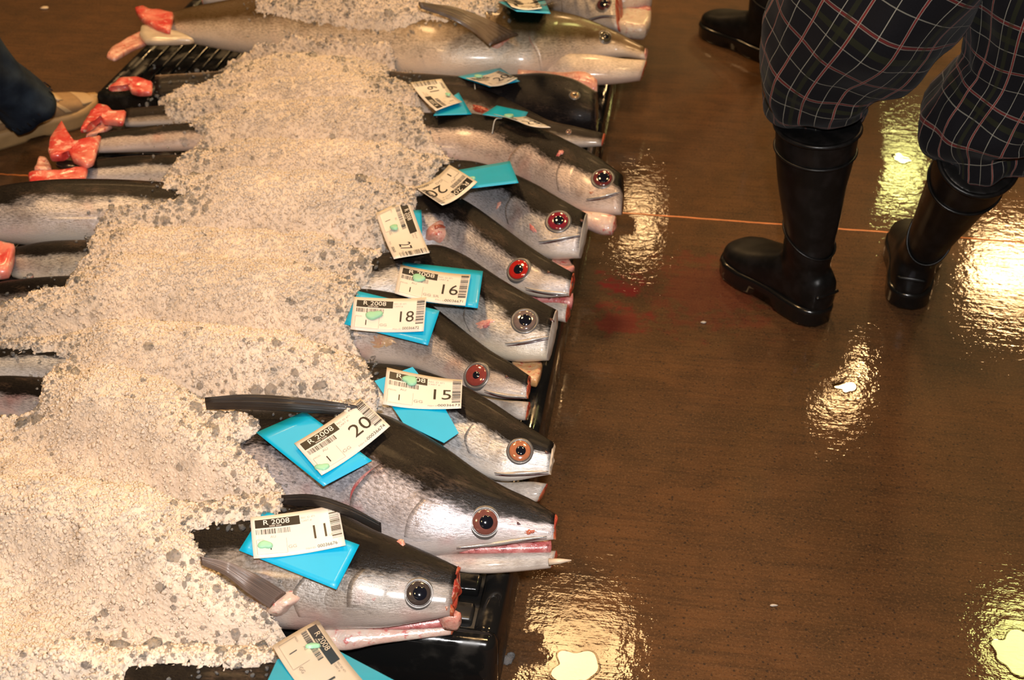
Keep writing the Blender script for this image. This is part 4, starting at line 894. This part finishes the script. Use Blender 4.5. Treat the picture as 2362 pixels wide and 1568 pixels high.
legB = leg_loft([cB, kB, mB, uB, hipB], [.066, .098, .086, .112, .14], foldsA, seed=2.6)
waist = leg_loft([[.80, 1.925, .80], [.80, 1.93, .90], [.80, 1.93, 1.06]], [.20, .20, .17], lambda t, a: 0, n=20, squash=.7, seed=.3)
V, F, UV = join([legA, legB, waist]); mesh('trousers', V, F, M_PLAID, pr, True, UV)

# ---- person behind: one dark boot showing
pb = empty('person', [.66, 3.1, 0], 'person in dark boots half hidden behind the plaid trousers', 'person')
hC = P(1800, 150, 0); tC = P(1612, 62, 0)
boot(pb, hC, (tC-hC)[:2], hC + np.array([-.06, .05, .38]), .30, dia=.068)
hD = hC + np.array([.30, .12, 0]); boot(pb, hD, (-.6, .8), hD + np.array([.0, .05, .38]), .30, dia=.068)
lc = leg_loft([hC+[-.06, .05, .36], hC+[-.02, .06, .55], hC+[.10, .10, .92]], [.075, .09, .12], bunch, seed=4); ld = leg_loft([hD+[0, .05, .36], hD+[-.02, .06, .55], hD+[-.05, .06, .92]], [.075, .09, .12], bunch, seed=5)
wv = leg_loft([hC+[.17, .09, .80], hC+[.17, .09, .92], hC+[.17, .09, 1.06]], [.2, .2, .17], lambda t, a: 0, n=14, squash=.7)
V, F, UV = join([lc, ld, wv]); mesh('trousers', V, F, M_DARKCLOTH, pb, True, UV)

# ---- person in jeans and running shoe at the left
M_SUEDE = plain('tan_suede', (.30, .18, .085), .7, scale=80, var=.25, bump=.2)
M_TAN2 = plain('pale_tan_panel', (.48, .33, .18), .6, scale=60)
M_MIDSOLE = plain('cream_midsole', (.40, .25, .11), .45, scale=40, var=.2)
M_LACE = plain('pale_lace', (.55, .42, .28), .7)
M_STRIPE = plain('lilac_stripe', (.35, .30, .42), .5)
pj = empty('person', [-1.15, 2.95, 0], 'person in dark blue jeans and tan running shoes beside the pallets', 'person')
def sneaker(heel, toe_dir, Lf=.295):
    fr = foot_frame(heel, toe_dir); seg = 36
    prof = [(0, .012, .05, .085), (.012, .028, .03, .10), (.05, .036, .026, .105), (.10, .038, .026, .105), (.145, .042, .026, .098), (.185, .048, .026, .082), (.22, .049, .026, .070), (.25, .044, .026, .062), (.275, .032, .028, .054), (.29, .012, .032, .044)]
    xs = np.array([p[0] for p in prof])/.29; Q = np.array([p[1:] for p in prof])
    def pt(x, a, k=1.0):
        hw, z0, z1 = [np.interp(x, xs, Q[:, i]) for i in range(3)]; c, s = math.cos(a), math.sin(a)
        return loc2w(fr, x*Lf, hw*k*math.copysign(abs(c)**.75, c), (z0+z1)/2 + (z1-z0)/2*k*math.copysign(abs(s)**.85, s))
    fx = np.r_[np.linspace(0, .05, 4), np.linspace(.08, .92, 24), np.linspace(.94, 1, 5)]
    V = [pt(x, 2*math.pi*j/seg) for x in fx for j in range(seg)]; F = grid_faces(len(fx), seg, True) + [tuple(range(seg-1, -1, -1)), tuple((len(fx)-1)*seg+j for j in range(seg))]
    o = mesh('running_shoe', V, F, M_SUEDE, pj)
    def panel(x0, x1, a0, a1, mat, name, k=1.03, n=14, m=12, skew=0.):
        g = lambda i, j, kk: pt(x0+(x1-x0)*i/(n-1)+skew*j/(m-1), a0+(a1-a0)*j/(m-1), kk)
        V = [g(i, j, k) for i in range(n) for j in range(m)] + [g(i, j, k-.05) for i in range(n) for j in range(m)]; b = n*m
        F = grid_faces(n, m) + [tuple(b+q for q in reversed(f)) for f in grid_faces(n, m)]
        bd = [j for j in range(m)] + [i*m+m-1 for i in range(1, n)] + [(n-1)*m+j for j in range(m-2, -1, -1)] + [i*m for i in range(n-2, 0, -1)]
        F += [(a, b+a, b+c, c) for a, c in zip(bd, bd[1:]+bd[:1])]
        return mesh(name, V, F, mat, o)
    panel(.40, .72, 1.05, 2.1, M_TAN2, 'tongue', 1.045)
    panel(.84, .985, .35, 2.8, M_TAN2, 'toe_cap')
    for sgn in (1, -1):
        b = math.pi/2 - sgn*math.pi/2
        lo, hi = (-.1, .95) if sgn > 0 else (math.pi+.1, math.pi-.95)
        panel(.70, .745, lo, hi, M_TAN2, 'side_overlay', 1.035, skew=-.10); panel(.02, .30, lo, hi, M_TAN2, 'heel_counter', 1.035)
        panel(.52, .55, lo, hi, M_STRIPE, 'side_stripe', 1.045, skew=-.08); panel(.45, .475, lo, hi, M_STRIPE, 'side_stripe', 1.045, skew=-.08)
    for i in range(5):
        x = .43+.062*i; V, F = tube([pt(x+.012*math.sin(a*3), a, 1.075) for a in np.linspace(.95, 2.2, 12)], .0032, 6); mesh('lace', V, F, M_LACE, o)
    for s, r0 in ((.75, .03), (2.3, .026), (.60, .022)):
        c0 = pt(.42, s, 1.1); V, F = tube([c0 + fr[1]*(r0*(1-math.cos(a))*.8) + fr[2]*(-r0*math.sin(a))*(1 if s < 1.5 else -1) + np.array([0, 0, .012*math.sin(a/2)-.020*(1-math.cos(a))*.4]) for a in np.linspace(0, 2*math.pi, 24)], .0026, 6); mesh('lace_loop', V, F, M_LACE, o)
    def half(x): return np.interp(x, [0, .04, .12, .3, .45, .6, .75, .87, .95, 1], [.014, .03, .041, .042, .040, .047, .054, .050, .036, .010])
    fx2 = np.r_[np.linspace(-.01, .05, 5), np.linspace(.09, .9, 18), np.linspace(.93, 1.015, 6)]; ring = [(x*Lf, half(np.clip(x, 0, 1))) for x in fx2] + [(x*Lf, -half(np.clip(x, 0, 1))) for x in fx2[::-1]]; V = []
    for s, z in ((.94, .0), (1.0, .008), (.97, .016), (1.03, .028), (1.0, .038), (.9, .042)):
        V += [loc2w(fr, Lf/2+(x-Lf/2)*s, y*s, (.006 if z == 0 and .4 < x/Lf < .55 else z) + (.012*max(0, x/Lf-.82)/.18)) for x, y in ring]
    m = len(ring); mesh('midsole', V, grid_faces(6, m, True)+[tuple(range(m-1, -1, -1)), tuple(5*m+j for j in range(m))], M_MIDSOLE, o)
    return fr
hJ = P(-75, 352, 0); tJ = P(228, 262, 0)
frj = sneaker(hJ, (tJ-hJ)[:2], min(.33, float(np.linalg.norm(tJ-hJ))))
hK = hJ + np.array([-.28, -.30, 0]); frk = sneaker(hK, (tJ-hJ)[:2])
def jfold(t, a): return .06*math.sin(t*55+1.5*math.sin(a))*math.exp(-t/.16) + .10*math.exp(-(t/.015)**2)*.3 + .03*math.sin(3*a+t*14)
aJ = P(80, 258, .085); jl = leg_loft([aJ, P(10, 200, .16), P(-90, 105, .29), P(-150, 0, .44), np.array([-1.42, 2.75, .9])], [.060, .064, .074, .085, .12], jfold, seed=2, sag=.003)
aK = loc2w(frk, .075, 0, .05); kl = leg_loft([aK, aK+np.array([-.01, 0, .4]), [-1.48, 2.58, .9]], [.075, .085, .12], jfold, seed=3)
wj = leg_loft([[-1.45, 2.65, .80], [-1.45, 2.65, .9], [-1.45, 2.65, 1.02]], [.19, .19, .16], lambda t, a: 0, n=14, squash=.8)
V, F, UV = join([jl, kl, wj]); jn = mesh('jeans', V, F, M_DENIM, pj, True, UV)
# hem band with stitching
t0 = norm(np.asarray(P(10, 200, .16))-aJ); x0 = norm(np.cross(t0, [0, 1, 0])); y0 = np.cross(t0, x0)
for k in range(26):
    a = 2*math.pi*k/26; r = .066; c = aJ + t0*.020
    V, F = tube([c + (x0*math.cos(a)+y0*math.sin(a))*r + t0*d for d in (-.006, .006)], .0015, 5); mesh('hem_stitch', V, F, M_DARKCLOTH if k % 2 else M_DENIM, jn)

# ------------------------------------------------------------------ small things on the floor
def scrap(name, px, py, rpx, mat, label, cat, seed, zt=.004):
    c = P(px, py, 0); R = rpx*depth(c)/FPX; r = np.random.default_rng(seed); bm = bmesh.new(); bmesh.ops.create_icosphere(bm, subdivisions=2, radius=1)
    for v in bm.verts:
        d = v.co.copy(); k = 1 + .25*math.sin(3*d.x+seed)+.2*math.sin(4*d.y+2*seed); v.co = Vector((d.x*R*1.5*k, d.y*R*.8*k, d.z*zt)) + Vector((c[0], c[1], zt*.9))
    return tag(bm_obj(name, bm, mat, None, True), label, cat)
M_SCRAP = plain('white_scrap', (.5, .45, .4), .5)
scrap('paper_scrap', 1622, 745, 5, M_SCRAP, 'tiny white scrap on the floor left of the nearer boot', 'scrap', 1, .002)
scrap('fish_scrap', 104, 20, 8, M_BONE, 'tiny pale scrap on the floor at the upper left', 'scrap', 2, .003)
scrap('fish_scrap', 1785, 1398, 5, M_SCRAP, 'tiny pale scrap on the bare floor, lower right', 'scrap', 4, .002)
for i, (px, py, r) in enumerate([(1165, 1530, 12), (1178, 1520, 7), (1148, 1545, 8)]):
    scrap('ice_chip', px, py, r, M_CLEAR, ['clear ice chip on the floor beside the pallet corner, largest of three', 'clear ice chip on the floor beside the pallet corner, farthest of three', 'clear ice chip on the floor beside the pallet corner, nearest of three'][i], 'ice', 6+i, .007)
